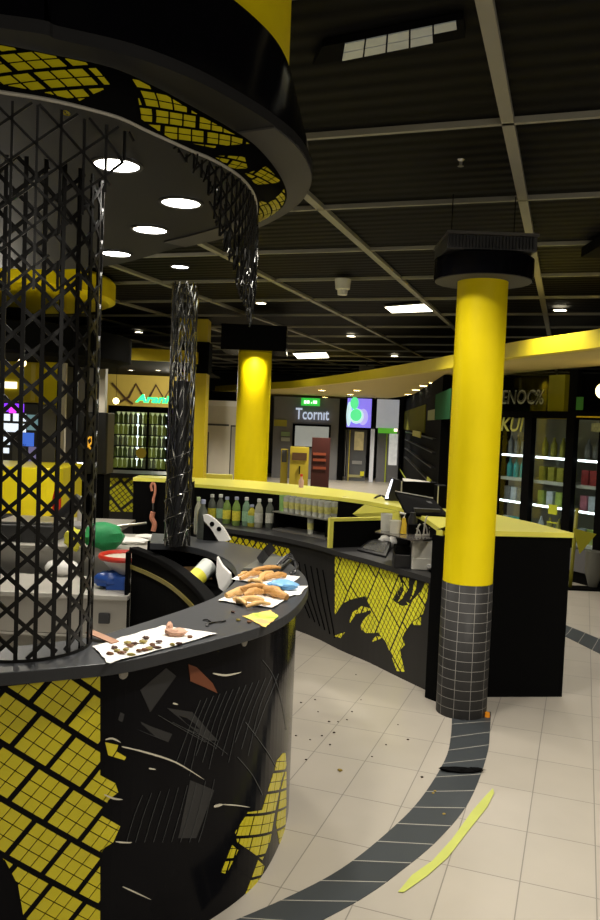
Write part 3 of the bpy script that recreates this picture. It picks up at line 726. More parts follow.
# little round emblem on the near valance
q = G(66, 116, ZD-.02); mb = MB(); mb.ring([[Vector((q.x+(.012+.0015*math.cos(b))*math.cos(a)*.8, q.y+(.012)*math.sin(a)*1.4, ZD-.012+.0015*math.sin(b))) for b in (0, PI/2, PI, 3*PI/2)] for a in [2*PI*k/20 for k in range(21)]], True, False)
mb.bar([Vector((q.x-.006, q.y-.006, ZD-.012)), Vector((q.x-.002, q.y+.008, ZD-.012)), Vector((q.x+.002, q.y-.004, ZD-.012)), Vector((q.x+.006, q.y+.006, ZD-.012))], [Vector((0, 0, 1))]*4, .002, .002)
obj('emblem', mb, YGR, drum)
obj('curtain_rail', MB().tube(vi, .0045, 6), STP, drum)
RP = Path(vi)
# hanging lattice curtain with ragged lower edge
def region_lattice(path, reg, du, pitch, w, t, mb, sl=None, off=.0):
    us = [p[0] for p in reg]; zs = [p[1] for p in reg]; u0_, u1, z0, z1 = min(us), max(us), min(zs), max(zs)
    def inside(x, z):
        c = False
        for i in range(len(reg)):
            (xa, za), (xb, zb) = reg[i], reg[i-1]
            if (za > z) != (zb > z) and x < (xb-xa)*(z-za)/(zb-za)+xa: c = not c
        return c
    def run(fn, n):
        P = []; N = []
        for j in range(n+1):
            x, z = fn(j/n)
            if inside(x, z):
                P.append(path.pt(x, z, off)); N.append(path.pt(x, z, 1)-path.pt(x, z, 0))
            else:
                if len(P) > 1: mb.bar(P, N, w, t)
                P = []; N = []
        if len(P) > 1: mb.bar(P, N, w, t)
    k = 0
    while u0_+k*du < u1: run(lambda q, k=k: (u0_+k*du, z0+(z1-z0)*q), 50); k += 1
    sl = sl or pitch/(2*du); Wd = u1-u0_
    for sg in (1, -1):
        k = -int(Wd*sl/pitch)-2
        while k*pitch < (z1-z0)+Wd*sl: run(lambda q, k=k: (u0_+q*Wd, z0+k*pitch+pitch*.25+sl*(q*Wd if sg > 0 else (1-q)*Wd)), 110); k += 1
def uz(px, py, k=0): return RP.uv(px, py)
cu_ = thing('lattice_curtain', 'black metal mesh curtain with ragged glinting tip hanging right of the downlights', 'curtain', (vi[50].x, vi[50].y, ZR))
# arc lengths at the rail for a few pictured points
def rs(px, py):
    q = G(px, py, ZR); return min(range(len(RP.p)), key=lambda i: (RP.p[i]-Vector((q.x, q.y))).length)
S_ = lambda x, y: RP.c[rs(x, y)]
s1, s2, s3, s4, s5, s6 = S_(165, 139), S_(190, 150), S_(215, 161), S_(238, 175), S_(251, 189), S_(256, 214)
reg1 = [(s1, ZR-.005), (s2, ZR-.045), (s2+.06, ZR-.07), (s3-.02, ZR-.12), (s3+.03, ZR-.20), (s4-.01, ZR-.28), (s4+.03, ZR-.33), (s5-.02, ZR-.37), (s5+.03, ZR-.41), (s5+.09, ZR-.36), (s6+.08, ZR-.16), (s6+.10, ZR-.005)]
reg1 = [(a, b) for a, b in reg1]
mb = MB(); region_lattice(RP, reg1, .030, .05, .0055, .004, mb); obj('mesh', mb, LAT, cu_)
mb = MB(); random.seed(11)
for i in range(150):
    u = random.random()**.6; s_ = s2+(s6+.05-s2)*u
    # lower boundary depth at s_
    pts = sorted(reg1[:11]); zb = ZR-.05
    for (xa, za), (xb, zb_) in zip(pts, pts[1:]):
        if xa <= s_ <= xb: zb = za+(zb_-za)*(s_-xa)/max(xb-xa, 1e-6)
    z = zb-.02+random.random()**1.3*.17*(.3+u)
    if z > ZR-.01: continue
    l = .012+.022*random.random(); P = [RP.pt(s_, z, .006), RP.pt(s_+l*.35, z+l, .008), RP.pt(s_+l*.5, z+l*1.8, .006)]
    nn = Vector((random.uniform(-1, 1), -1, random.uniform(-1.2, .2))); mb.bar(P, [nn]*3, .005, .002)
obj('broken_glints', mb, LATS, cu_)
cu2 = thing('lattice_curtain', 'short black mesh curtain hanging from the rail above the big lattice column', 'curtain', (vi[20].x, vi[20].y, ZR))
sa, sb = 0.0, S_(140, 127)
reg2 = [(sa, ZR-.004), (sa, ZR-.45), (sa+.35, ZR-.42), (sb-.25, ZR-.34), (sb-.12, ZR-.22), (sb, ZR-.02)]
mb = MB(); region_lattice(RP, reg2, .055, .095, .006, .004, mb, off=-.01); obj('mesh', mb, LAT, cu2)

# drum downlights
def downlight(px, py, z, r, label, group=None, matl=LMP, rim=True):
    q = G(px, py, z); t = thing('downlight', label, 'lamp', (q.x, q.y, z), group)
    obj('trim_ring', MB().lathe([(r*.97, z-.001), (r*1.12, z-.001), (r*1.12, z-.006), (r*.97, z-.008)], (q.x, q.y, 0), 28, cap=False), GRY, t)
    obj('lens', MB().lathe([(r*.96, z-.0005), (r*.96, z-.004), (.001, z-.004)], (q.x, q.y, 0), 28), matl, t)
    return q
def spot(loc, power, ang=120, size=.06, col=(1, .93, .82), blend=.6):
    l = bpy.data.lights.new('lamp_or_fill_spot', 'SPOT'); l.energy = power; l.spot_size = math.radians(ang); l.spot_blend = blend; l.shadow_soft_size = size; l.color = col
    o = bpy.data.objects.new('lamp_or_fill_spot', l); COL.objects.link(o); o.location = loc; return o
BIG = mat('big_lamp_diffuser', (.9, .9, .85), .4, emit=(1, .97, .88), es=9)
for i, (x, y, r) in enumerate(((117, 164, .078), (181, 202, .078), (150, 229, .078), (116, 253, .078), (40, 268, .078))):
    lab = ['largest round downlight in the drum seen through the lattice', 'round downlight in the drum left of the mesh curtain', 'round downlight in the middle of the drum soffit', 'lowest round downlight in the drum at the edge of the lattice column', 'round downlight hidden behind the lattice at far left'][i]
    if i < 4:
        q = downlight(x, y, ZD, r, lab, None, BIG); spot((q.x, q.y, ZD-.03), 40, 130, .07, (1, .95, .85))
q = downlight(TC.x and 180, 266, ZD, .05, 'small lamp over the twisted wire column', None, BIG); spot((TC.x, TC.y, ZD-.02), 14, 70, .03)

# ================================================================ THE BAR (low counter + high counter)
ZL = .80; ZH = 1.15
lf = smooth([G(x, y, ZL) for x, y in ((440, 582), (434, 579), (400, 569), (370, 560), (343, 553), (320, 546), (300, 541), (270, 535), (230, 529), (190, 523.5), (150, 520))], 5)
hi = smooth([G(x, y, ZH) for x, y in ((443, 531), (434, 524), (420, 515), (400, 507.5), (375, 502.5), (345, 498), (300, 493.5), (250, 488.5), (187, 483.5), (134, 482))], 6)
hout = smooth([G(x, y, ZH) for x, y in ((535, 523), (499, 515), (470, 509.5), (445, 505), (420, 501), (395, 497), (360, 492), (320, 487), (250, 480.5), (187, 477.5), (134, 477.5))], 5)
A0 = Vector((.935, 5.35)); B0 = Vector((1.845, 5.42))
B0 = Vector(G(574, 533, ZH)[:2]); 
poly = [A0, B0]+[Vector(p[:2]) for p in hout]+[Vector(p[:2]) for p in reversed(hi)]
hc = thing('high_counter', 'long black curved bar counter with bright yellow top behind the nearest column', 'counter', (1.4, 5.7, 0))
def inset(poly, d):
    n = len(poly); o = []
    for i in range(n):
        a, b, c = poly[i-1], poly[i], poly[(i+1) % n]; t1 = (b-a).normalized(); t2 = (c-b).normalized(); nn = (Vector((-t1.y, t1.x))+Vector((-t2.y, t2.x)))
        nn = nn.normalized()/max(.5, math.sqrt(max(0.01, (1+t1.dot(t2))/2))); o.append(b+nn*d)
    return o
obj('carcass', MB().prism(inset(poly, .012), 0, ZH-.035), BLM, hc)
obj('yellow_top', MB().prism(poly, ZH-.034, ZH), YTOP, hc, 0, 'bright yellow top')
HP = Path(offset(hi, .012)); HP2 = Path(hi)
hi_in = [Vector(p[:2]) for p in hi]
# yellow shapes on the inner face
hcg = []
for q in ([(292, 495), (319, 497.5), (313, 507), (303, 506), (299, 503), (291, 504)], [(364, 503), (398, 508), (400, 521), (372, 521), (358, 517), (352, 514)]):
    P = [HP2.uv(x, y) for x, y in q]; P = [(a, min(b, ZH-.036)) for a, b in P]; n = len(P)
    mb = MB(); hcg.append(mb); mb.add([HP2.pt(a, b, .004) for a, b in P]+[HP2.pt(a, b, .011) for a, b in P], [tuple(range(n))]+[(i, (i+1) % n, n+(i+1) % n, n+i) for i in range(n)])
# low counter
lc = thing('bar_counter', 'low black back bar with yellow grid graphic on its front', 'counter', (.4, 6.4, 0))
def resample(P, n):
    p = Path(P); return [p.at(p.L*i/(n-1))[0] for i in range(n)]
Nn = 50; la = resample(lf, Nn); ha = resample(offset(hi, -.008), Nn)
LP = Path(offset(lf, .03))
obj('worktop', MB().strip(la, ha, ZL-.04, ZL), mat('black_worktop', (.030, .030, .031), .38, var=.15), lc, .002)
fp = offset(lf, .03); fp2 = offset(lf, .07)
obj('front_panel', MB().strip(fp, fp2, 0, ZL-.041), GFR, lc, 0, 'dark grey front panel')
lpt = lambda s_, z, n: LP.pt(s_, z, -n)
def RL(pts): return [LP.uv(x, y) for x, y in pts]
regs = [RL(q) for q in ([(335, 557), (342, 555), (358, 560), (380, 568), (398, 574), (402, 584), (396, 594), (392, 600), (402, 606), (408, 605), (416, 597), (422, 590), (425, 582), (429, 584), (427, 600), (423, 614), (412, 622), (405, 632), (402, 638), (405, 645), (400, 650), (402, 660), (405, 672), (397, 671), (393, 660), (386, 642), (378, 632), (372, 615), (366, 596), (356, 598), (350, 600), (342, 604), (335, 615)],
    [(350, 620), (353, 612), (362, 606), (372, 609), (366, 612), (356, 614), (350, 623)], [(360, 625), (366, 617), (372, 612), (375, 620), (380, 632), (374, 633), (366, 633), (362, 630)], [(371, 642), (376, 636), (383, 637), (378, 640)],
    [(402, 577), (409, 578), (409, 588), (403, 598), (398, 602), (404, 590), (403, 582)], [(414, 582), (417, 580), (416, 592), (410, 600), (413, 592)], [(413, 622), (421, 617), (421, 625), (413, 625)], [(334, 636), (345, 632), (341, 638)])]
for r_ in regs: obj('yellow_grid_graphic', pattern([r_], lpt, math.radians(38), math.radians(-62), .042, .040, .0075, .009, 5, 7, (.1, .2), .002), YGR2, lc, 0, 'yellow grid graphic')
regs = [RL([(222, 534), (255, 541), (290, 549), (290, 562), (222, 556)])]
mb = pattern(regs, lpt, math.radians(52), math.radians(-52), .06, .06, .012, .006, 3, 3, (.1, .2), .002)
obj('yellow_grid_graphic', mb, YGR, lc, 0, 'yellow grid graphic')
mb = MB()
for k in range(6): surf_line(LP, [(293+k*6, 560+k*2), (299+k*6, 590+k*3), (310+k*5, 618+k*4)], .014, mb, -.004)
obj('dark_stroke', mb, BLM, lc)
for mb in hcg: obj('yellow_shape', mb, YTOP, hc, 0, 'yellow cut-out shape')

# bottles along the bar
spec_ = [(211, 522, 494.5, 0, 0, 1), (219.5, 522.5, 494.5, 0, 1, 1), (226, 523, 497, 2, 0, 0), (235.5, 525, 497, 2, 0, 0), (245.5, 525.5, 497.5, 3, 1, 1), (251, 526, 505, 1, 1, 0), (258, 527, 499, 5, 2, 1), (264, 521, 502, 4, 3, 0), (269, 527.5, 499, 0, 2, 1)]
names = ['clear bottle with yellow label, leftmost in the row on the back bar', 'second bottle from the left in the row, grey with teal label', 'third bottle from the left, green with yellow label', 'fourth bottle from the left, green with yellow label', 'fifth bottle from the left, teal coloured', 'short yellow bottle between the teal and the pale one', 'pale bottle with white label right of the short yellow one', 'purple bottle standing slightly behind the row', 'rightmost bottle of the row, next to the cup rack']
for (x, y, yt, bm, lb, cp), nm in zip(spec_, names):
    q = G(x, y+1, ZL); h = (y+1-yt)*q.y/800*1.0
    bottle(nm, h, .041, BM[bm], CW if cp else CB, (q.x, q.y+.04, ZL), 'drink bottles on the back bar', LB[lb])
# cup rack
a = G(272.5, 530, ZL); b = G(325, 539.5, ZL); RF = Frame(a, b); Lr = (Vector(b[:2])-Vector(a[:2])).length
rk = thing('cup_rack', 'black two-level rack with cups on top standing on the back bar', 'rack', (a.x, a.y, ZL))
box = lambda F_, s0, s1, n0, n1, z0, z1, mb=None: (mb or MB()).box((s0, n0, z0), (s1, n1, z1), lambda x, y, z: F_(x, y, z))
obj('base_tray', box(RF, 0, Lr, -.22, 0, ZL+.001, ZL+.018), STE, rk)
obj('back_board', box(RF, 0, Lr, -.24, -.221, ZL+.001, ZL+.17), BLM, rk)
obj('side_board', box(RF, 0, .012, -.22, -.01, ZL+.019, ZL+.17), BLM, rk); obj('side_board', box(RF, Lr-.012, Lr, -.22, -.01, ZL+.019, ZL+.17), BLM, rk)
obj('top_shelf', box(RF, -.005, Lr+.005, -.22, .005, ZL+.171, ZL+.18), STE, rk)
TUM = mat('frosted_tumbler', (.42, .43, .38), .25, var=.5, vscale=30, coat=.4)
TUG = mat('green_tumbler', (.25, .45, .14), .3, var=.4, vscale=20); TUY = mat('tumbler_yellow_band', (.50, .48, .15), .4, var=.5, vscale=40)
q = RF(.04, -.08, ZL+.181)
cup0 = thing('tumbler', 'green-tinted tumbler at the left end of the rack top', 'cup', q, 'tumblers on the cup rack')
obj('tumbler_body', MB().lathe([(.028, 0), (.033, .15), (.030, .15), (.025, .006), (.001, .006)], q, 14), TUG, cup0)
cup1 = None; k = 0
ordw = ['second', 'third', 'fourth', 'fifth', 'sixth', 'seventh', 'eighth', 'ninth', 'tenth']
nC = int((Lr-.06)/.068)
for row in (0, 1):
    for i in range(nC):
        if row == 0 and i == 0: continue
        q = RF(.04+i*(Lr-.08)/(nC-1), -.06-.09*row, ZL+.181)
        lab = ('%s frosted tumbler from the left, %s row on the rack top' % (['first']+ordw, 'x')) if False else '%s frosted tumbler from the left in the %s row on the rack' % ((['first']+ordw)[i], ['front', 'back'][row])
        if cup1 is None:
            cup1 = thing('tumbler', lab, 'cup', q, 'tumblers on the cup rack')
            obj('tumbler_body', MB().lathe([(.026, 0), (.032, .145), (.029, .145), (.023, .006), (.001, .006)], q, 14), TUM, cup1)
            obj('tumbler_band', MB().lathe([(.0285, .04), (.0312, .10)], q, 14), TUY, cup1)
        else: dup(cup1, q, k, lab)
        k += 1
q = RF(Lr*.66, -.05, ZL+.019); dup(cup1, q, 0, 'single frosted tumbler inside the lower level of the cup rack')

# yellow framed partition
a = G(329, 548.3, ZL); b = G(386, 546, ZL); PF = Frame(a, b); Lp = (Vector(b[:2])-Vector(a[:2])).length
t = thing('partition_panel', 'black counter screen with a yellow frame standing on the back bar', 'screen', (a.x, a.y, ZL))
obj('panel', box(PF, .03, Lp, -.03, -.01, ZL+.001, ZL+.222), BLM, t)
mb = box(PF, 0, .035, -.035, 0, ZL+.001, ZL+.25); box(PF, .0351, Lp+.01, -.035, 0, ZL+.223, ZL+.25, mb); obj('frame', mb, YTOP, t, 0, 'yellow frame')
# little things behind the partition on the bar (dispensers)
q = G(343, 534, ZL); t = thing('syrup_pump', 'slim dark blue syrup pump standing behind the yellow-framed screen', 'pump', (q.x, q.y, ZL))
obj('pump_body', MB().lathe([(.03, ZL), (.03, ZL+.24), (.015, ZL+.27)], (q.x, q.y, 0), 14), BLP, t); obj('pump_head', MB().lathe([(.012, ZL+.27), (.014, ZL+.33), (.02, ZL+.335), (.02, ZL+.35)], (q.x, q.y, 0), 12), mat('navy', (.02, .03, .07), .4), t)
q = G(375, 536, ZL); t = thing('kettle', 'round black kettle with raised handle behind the yellow-framed screen', 'kettle', (q.x, q.y, ZL))
obj('kettle_body', MB().lathe([(.06, ZL), (.075, ZL+.10), (.07, ZL+.22), (.04, ZL+.29), (.01, ZL+.31)], (q.x, q.y, 0), 20), BLP, t)
obj('handle', MB().tube(smooth([(q.x-.05, q.y, ZL+.27), (q.x-.02, q.y, ZL+.35), (q.x+.04, q.y, ZL+.38), (q.x+.08, q.y, ZL+.36)], 5), .010, 8), BLP, t)
q = G(358, 535, ZL); t = thing('fruit_bowl', 'dark bowl with a yellow fruit behind the yellow-framed screen', 'bowl', (q.x, q.y, ZL))
obj('bowl', MB().lathe([(.05, ZL), (.06, ZL+.19), (.12, ZL+.25), (.11, ZL+.255), (.05, ZL+.21), (.001, ZL+.2)], (q.x, q.y, 0), 18), BLP, t)
single('lemon', MB().blob((q.x, q.y, ZL+.275), (.035, .03, .03), .1), mat('lemon', (.75, .45, .02), .5), 'orange-yellow fruit lying in the dark bowl on the back bar', 'fruit')
q = G(342, 541.5, ZL); single('marker_pen', MB().tube([(q.x-.045, q.y, ZL+.012), (q.x+.03, q.y-.02, ZL+.012)], .011, 8), WHT, 'thick white marker lying before the yellow-framed screen', 'pen')
q = G(349, 542.5, ZL); single('marker_pen', MB().tube([(q.x-.03, q.y, ZL+.010), (q.x+.03, q.y-.02, ZL+.010)], .009, 8), BLP, 'small black marker next to the thick white one', 'pen')
# payment pad
P = [G(x, y, ZL) for x, y in ((357, 551), (386, 558), (391, 549), (371, 545.5))]
t = thing('card_terminal', 'black wedge-shaped payment pad on the bar worktop', 'terminal', P[0])
zz = [.004, .004, .05, .05]; mb = MB(); mb.add([Vector((p.x, p.y, ZL+.001)) for p in P]+[Vector((p.x, p.y, ZL+.012+z)) for p, z in zip(P, zz)], [(3, 2, 1, 0), (4, 5, 6, 7), (0, 1, 5, 4), (1, 2, 6, 5), (2, 3, 7, 6), (3, 0, 4, 7)])
obj('terminal_body', mb, BLP, t, .003)
c = sum(P, Vector())/4; Q = [c.lerp(p, .75) for p in P]; mb = MB(); mb.add([Vector((p.x, p.y, ZL+.0155+z*.98+(.006 if z < .01 else -.004))) for p, z in zip(Q, zz)], [(0, 1, 2, 3)]); mb.add([Vector((p.x, p.y, ZL+.0145+z*.98+(.006 if z < .01 else -.004))) for p, z in zip(Q, zz)], [(3, 2, 1, 0)])
obj('screen', mb, mat('screen_grey', (.10, .10, .09), .25), t)
# grey machine, dark printer, tray
MCH = mat('machine_shell', (.66, .64, .56), .5)
q = G(423, 570, ZL); Yq = q.y; XL, XR = D(412, 560, Yq).x, D(433, 560, Yq).x
t = thing('coin_machine', 'pale grey box-shaped machine at the right end of the bar worktop', 'machine', (q.x, Yq, ZL))
obj('machine_body', MB().box((XL, Yq, ZL+.001), (XR, Yq+.14, ZL+.215)), MCH, t, .006, None)
obj('machine_front', MB().box((XL-.002, Yq-.012, ZL+.002), (XR, Yq-.0005, ZL+.085)), MCH, t, .004)
obj('knob', MB().lathe([(.018, 0), (.02, .012), (.012, .02)], n=14, M=Matrix.Translation((XR-.03, Yq-.013, ZL+.03)) @ Matrix.Rotation(PI/2, 4, 'X')), WHT, t)
XL2, XR2 = D(394, 560, Yq+.05).x, XL-.004
t = thing('receipt_printer', 'black receipt printer left of the pale grey machine', 'printer', (XL2, Yq+.05, ZL))
obj('printer_body', MB().box((XL2, Yq+.03, ZL+.001), (XR2, Yq+.17, ZL+.10)), BLP, t, .006); obj('printer_lid', MB().box((XL2+.005, Yq+.04, ZL+.101), (XR2-.005, Yq+.16, ZL+.16)), BLM, t, .006)
q = G(385, 548, ZL); single('cloth', MB().blob((q.x, q.y+.05, ZL+.05), (.055, .05, .05), .3, 2.5, 8).blob((q.x+.06, q.y+.06, ZL+.045), (.05, .05, .045), .3, 3, 9), PAP, 'crumpled white cloth on the bar under the tray', 'cloth')
zt_ = ZL+.232; C = [G(x, y, zt_) for x, y in ((375, 531.5), (413, 540), (436, 538), (436, 530), (390, 526))]
mb = MB().prism(C, zt_-.008, zt_); single('glass_tray', mb, mat('tray_brown', (.10, .09, .08), .2, coat=.5), 'thin dark tray lying on the grey machine and printer', 'tray')
q = G(386, 530.5, zt_); t = thing('sauce_tub', 'translucent white tub with yellow stain on the thin tray', 'tub', (q.x, q.y, zt_))
obj('tub', MB().lathe([(.040, zt_+.001), (.045, zt_+.13), (.041, zt_+.13), (.037, zt_+.01), (.001, zt_+.01)], (q.x, q.y, 0), 20), mat('milky_plastic', (.55, .55, .48), .35), t)
q = G(395, 533, zt_); t = thing('sauce_tub', 'nearer short translucent tub in front of the taller white one', 'tub', (q.x, q.y, zt_))
obj('tub', MB().lathe([(.040, zt_+.001), (.044, zt_+.095), (.040, zt_+.095), (.037, zt_+.01), (.001, zt_+.01)], (q.x, q.y, 0), 20), mat('milky_plastic_2', (.60, .58, .48), .35), t)
q = G(403, 534, zt_); t = thing('sauce_bottle', 'yellow squeeze bottle with pale top leaning on the tray', 'bottle', (q.x, q.y, zt_))
obj('bottle_body', MB().tube([(q.x, q.y, zt_+.004), (q.x+.005, q.y, zt_+.07), (q.x+.0, q.y, zt_+.12)], lambda u: .026*(1-.5*u), 12), mat('mustard', (.62, .42, .03), .4), t)
obj('nozzle', MB().tube([(q.x, q.y, zt_+.12), (q.x+.01, q.y, zt_+.15), (q.x-.03, q.y, zt_+.158)], .009, 8), WHT, t)
q = G(412, 532, zt_); single('coffee_jar', MB().lathe([(.035, zt_+.001), (.037, zt_+.10), (.022, zt_+.13), (.022, zt_+.15)], (q.x, q.y, 0), 16), BLP, 'round black jar behind the yellow bottle on the tray', 'jar')
for i, (x, hh, l) in enumerate(((418, .09, 'short silver figurine-like tongs standing at the tray front'), (425, .15, 'tall silver tongs with hooked tip on the tray'), (431, .10, 'silver clamp at the right end of the tray'))):
    q = G(x, 536, zt_); mb = MB(); mb.tube(smooth([(q.x-.012, q.y, zt_+.003), (q.x-.006, q.y, zt_+hh*.5), (q.x, q.y, zt_+hh*.8), (q.x+.012, q.y, zt_+hh)], 4), .006, 8)
    mb.tube(smooth([(q.x+.02, q.y+.01, zt_+.003), (q.x+.006, q.y, zt_+hh*.45), (q.x-.016, q.y, zt_+hh*.62)], 4), .005, 8); mb.box((q.x-.02, q.y-.01, zt_+.001), (q.x+.024, q.y+.02, zt_+.012))
    single('tongs', mb, STP, l, 'tongs', 'tongs on the tray')
# till display (leaning slab) and boxes on the high counter
t = thing('till_monitor', 'large black till display leaning forward seen from behind over the tray', 'monitor', D(425, 520, 6.35))
T = [D(395, 491.5, 6.5), D(433, 498.5, 6.42), D(449, 527, 6.12), D(406, 523, 6.16)]
for k in (2, 3): T[k].z = max(T[k].z, ZH+.012)
nrm = (T[1]-T[0]).cross(T[3]-T[0]).normalized()*.025; nrm = nrm if nrm.y > 0 else -nrm
mb = MB().add(T+[p+nrm for p in T], [(0, 1, 2, 3), (7, 6, 5, 4), (0, 4, 5, 1), (1, 5, 6, 2), (2, 6, 7, 3), (3, 7, 4, 0)]); obj('display_back', mb, BLM, t, .004)
obj('display_edge', MB().tube([T[0]+Vector((0, -.004, .003)), T[1]+Vector((0, -.004, .003))], .005, 6), STP, t)
c = (T[0]+T[1])/2; d = T[2].lerp(T[3], .4); n2 = (T[1]-T[0]).normalized()
fr_ = lambda u, v: T[0].lerp(T[1], u).lerp(T[3].lerp(T[2], u), v)-nrm.normalized()*.002
mb = MB()
for u0_, v0_ in ((.72, .25), (.70, .55)): mb.add([fr_(u0_, v0_), fr_(u0_+.12, v0_+.0), fr_(u0_+.12, v0_+.12), fr_(u0_, v0_+.12)], [(0, 1, 2, 3)])
obj('connector_marks', mb, DGR, t)
sb = T[3].lerp(T[2], .5); obj('stand', MB().box((sb.x-.10, sb.y+.03, ZH+.001), (sb.x+.10, sb.y+.16, ZH+.05)), BLP, t)
q = G(422, 548, ZL)
Yb = 5.99; obj('cash_box', MB().box((D(408, 530, Yb).x, Yb-.03, ZL+.001), (D(434, 530, Yb).x, Yb+.02, ZL+.30)), BLM, thing('cash_box', 'tall black dispenser standing behind the tray under the till display', 'dispenser', (D(420, 530, Yb).x, Yb, ZL)))
def cuboid(name, px0, px1, ytop, Y, dep, matl, label, cat, zb=ZH):
    xa, xb = D(px0, 470, Y).x, D(px1, 470, Y).x; zt = D((px0+px1)/2, ytop, Y).z
    return MB().box((xa, Y, zb+.001), (xb, Y+dep, zt)), (xa, xb, zt)
mb, (xa, xb, zt) = cuboid('x', 402, 438, 482, 7.0, .12, None, '', ''); t = thing('register', 'wide black cash register with pale sloping top on the high counter', 'register', ((xa+xb)/2, 7.0, ZH))
obj('register_body', mb, BLM, t, .004); obj('register_top', MB().add([(xa+.02, 7.01, zt+.001), (xb-.06, 7.01, zt+.001), (xb-.16, 7.10, zt+.012), (xa+.02, 7.10, zt+.022), (xa+.02, 7.10, zt+.001), (xb-.06, 7.10, zt+.001)], [(0, 1, 2, 3), (0, 3, 4), (1, 5, 2), (2, 5, 4, 3), (0, 4, 5, 1)]), STP, t)
mb = MB().box((xa-.003, 6.995, ZH+.001), (xa+.008, 7.0, zt)); obj('pale_edge', mb, STP, t)
mb, (xa, xb, zt) = cuboid('x', 439, 449, 486, 6.75, .2, None, '', ''); t = thing('register', 'narrow black box beside the column on the high counter', 'register', (xa, 6.75, ZH)); obj('register_body', mb, BLM, t, .004); obj('pale_edge', MB().box((xa-.004, 6.745, ZH+.001), (xa+.006, 6.75, zt)), STP, t)
xa, xb = D(387.5, 485, 7.25).x, D(400, 485, 7.25).x; t = thing('customer_display', 'small tilted display with glowing white screen on the high counter', 'display', (xa, 7.25, ZH)); z1 = D(395, 478, 7.25).z
mb = MB().add([(xa-.02, 7.25, ZH+.001), (xb, 7.22, ZH+.001), (xb, 7.4, ZH+.001), (xa, 7.4, ZH+.001), (xa+.03, 7.25, z1), (xb, 7.22, z1-.02), (xb, 7.4, z1-.02), (xa+.05, 7.4, z1)], [(3, 2, 1, 0), (4, 5, 6, 7), (0, 1, 5, 4), (1, 2, 6, 5), (2, 3, 7, 6), (3, 0, 4, 7)]); obj('housing', mb, BLP, t)
e = .004; mb = MB().add([(xa-.02, 7.25-e, ZH+.02), (xa+.025, 7.245-e, ZH+.02), (xa+.06, 7.245-e, z1-.01), (xa+.032, 7.25-e, z1-.01)], [(0, 1, 2, 3)]); obj('screen', mb, mat('white_screen', (.8, .8, .9), .3, emit=(.8, .85, 1), es=1.6), t)

# black box with copper hose at the left end of the high counter
Yc = HP2.at(HP2.L)[0].y
t = thing('end_cabinet', 'black cabinet with yellow top edge at the left end of the bar', 'cabinet', (D(158, 500, 7.6).x, 7.6, 0))
xa, xb = D(133, 500, 7.6).x, D(190, 500, 7.6).x; z1 = D(158, 482, 7.6).z
obj('cabinet_body', MB().box((xa, 7.6, 0.0), (xb, 7.9, z1)), BLM, t); obj('yellow_edge', MB().box((xa-.005, 7.59, z1+.001), (xb, 7.9, z1+.035)), YTOP, t)
c = [D(153, 503, 7.57)]; hD = lambda x, y: D(x, y, 7.57)
mb = MB().tube(smooth([hD(152, 491), hD(151, 486), hD(153, 483), hD(155, 486), hD(155, 493), hD(153.5, 499), hD(153, 503)], 5), .012, 8); mb.tube(smooth([hD(153, 512), hD(151.8, 518), hD(154.5, 524), hD(153.2, 531)], 5), .024, 8)
hk = thing('copper_hose', 'copper-pink curled hose hanging on the black end cabinet', 'hose', c[0]); obj('hose', mb, COP, hk); obj('hook', MB().tube([D(153, 503, 7.57), D(153, 512, 7.575)], .008, 6), GRY, hk)

# ================================================================ KITCHEN SIDE (left, behind the kiosk)
t = thing('steel_counter', 'long brushed steel work counter behind the kiosk', 'counter', (-2.2, 6, 0))
ZS = .85; xr = D(160, 545, 5.9).x; xr2 = D(131, 520, 7.3).x
obj('steel_top', MB().prism([(-4.8, 5.85), (xr, 5.85), (xr, 6.6), (xr2, 6.6), (xr2, 7.5), (-4.8, 7.5)], ZS-.03, ZS), STP, t, .004)
obj('steel_front', MB().box((-4.79, 5.89, .50), (xr-.01, 5.94, ZS-.031)), STE, t); obj('steel_drawer', MB().box((-4.79, 5.89, .02), (xr-.01, 5.94, .49)), STE, t)
obj('steel_body', MB().prism([(-4.78, 5.95), (xr-.02, 5.95), (xr-.02, 6.58), (xr2-.02, 6.58), (xr2-.02, 7.48), (-4.78, 7.48)], 0, ZS-.032), DGR, t)
mb = MB()
for k in range(5): x = -4.6+k*.75; mb.box((x, 5.865, .45), (x+.35, 5.888, .462))
obj('handle', mb, STE, t)
def fold(name, px, py, z, rad, matl, label, cat, seed=0, amp=.35):
    q = G(px, py, z); return single(name, MB().blob((q.x, q.y, z+rad[2]*.9), rad, amp, 2.2, seed), matl, label, cat)
fold('green_bag', 104, 548, ZS, (.15, .12, .10), GRN, 'bright green cloth bag on the steel counter', 'bag', 2, .25)
fold('paper_bundle', 128, 543, ZS, (.17, .10, .022), PAP, 'flat white paper bundle on the steel counter right of the green bag', 'paper', 4)
fold('paper_bundle', 150, 539, ZS, (.12, .08, .02), PAP, 'white crumpled wrap at the right end of the steel counter', 'paper', 6)
fold('yellow_pouch', 74, 549, ZS, (.07, .06, .08), mat('lemon_pouch', (.72, .68, .05), .4), 'small yellow pouch left of the green bag', 'pouch', 7)
for i in range(5):
    q = G(104+i*6, 530-i*.8, ZS); single('steel_utensil', MB().tube([(q.x-.15, q.y-.20, ZS+.012), (q.x, q.y, ZS+.015), (q.x+.12, q.y+.2, ZS+.012)], .011, 8), STE, 'long steel utensil lying on the steel counter, ' + ['leftmost', 'second from the left', 'middle one', 'second from the right', 'rightmost'][i] + ' of five', 'utensil', 'utensils on the steel counter')
fold('grey_cloth', 66, 530, ZS, (.2, .12, .04), mat('grey_cloth', (.25, .25, .24), .8), 'grey cloth heap on the steel counter seen through the lattice', 'cloth', 8)
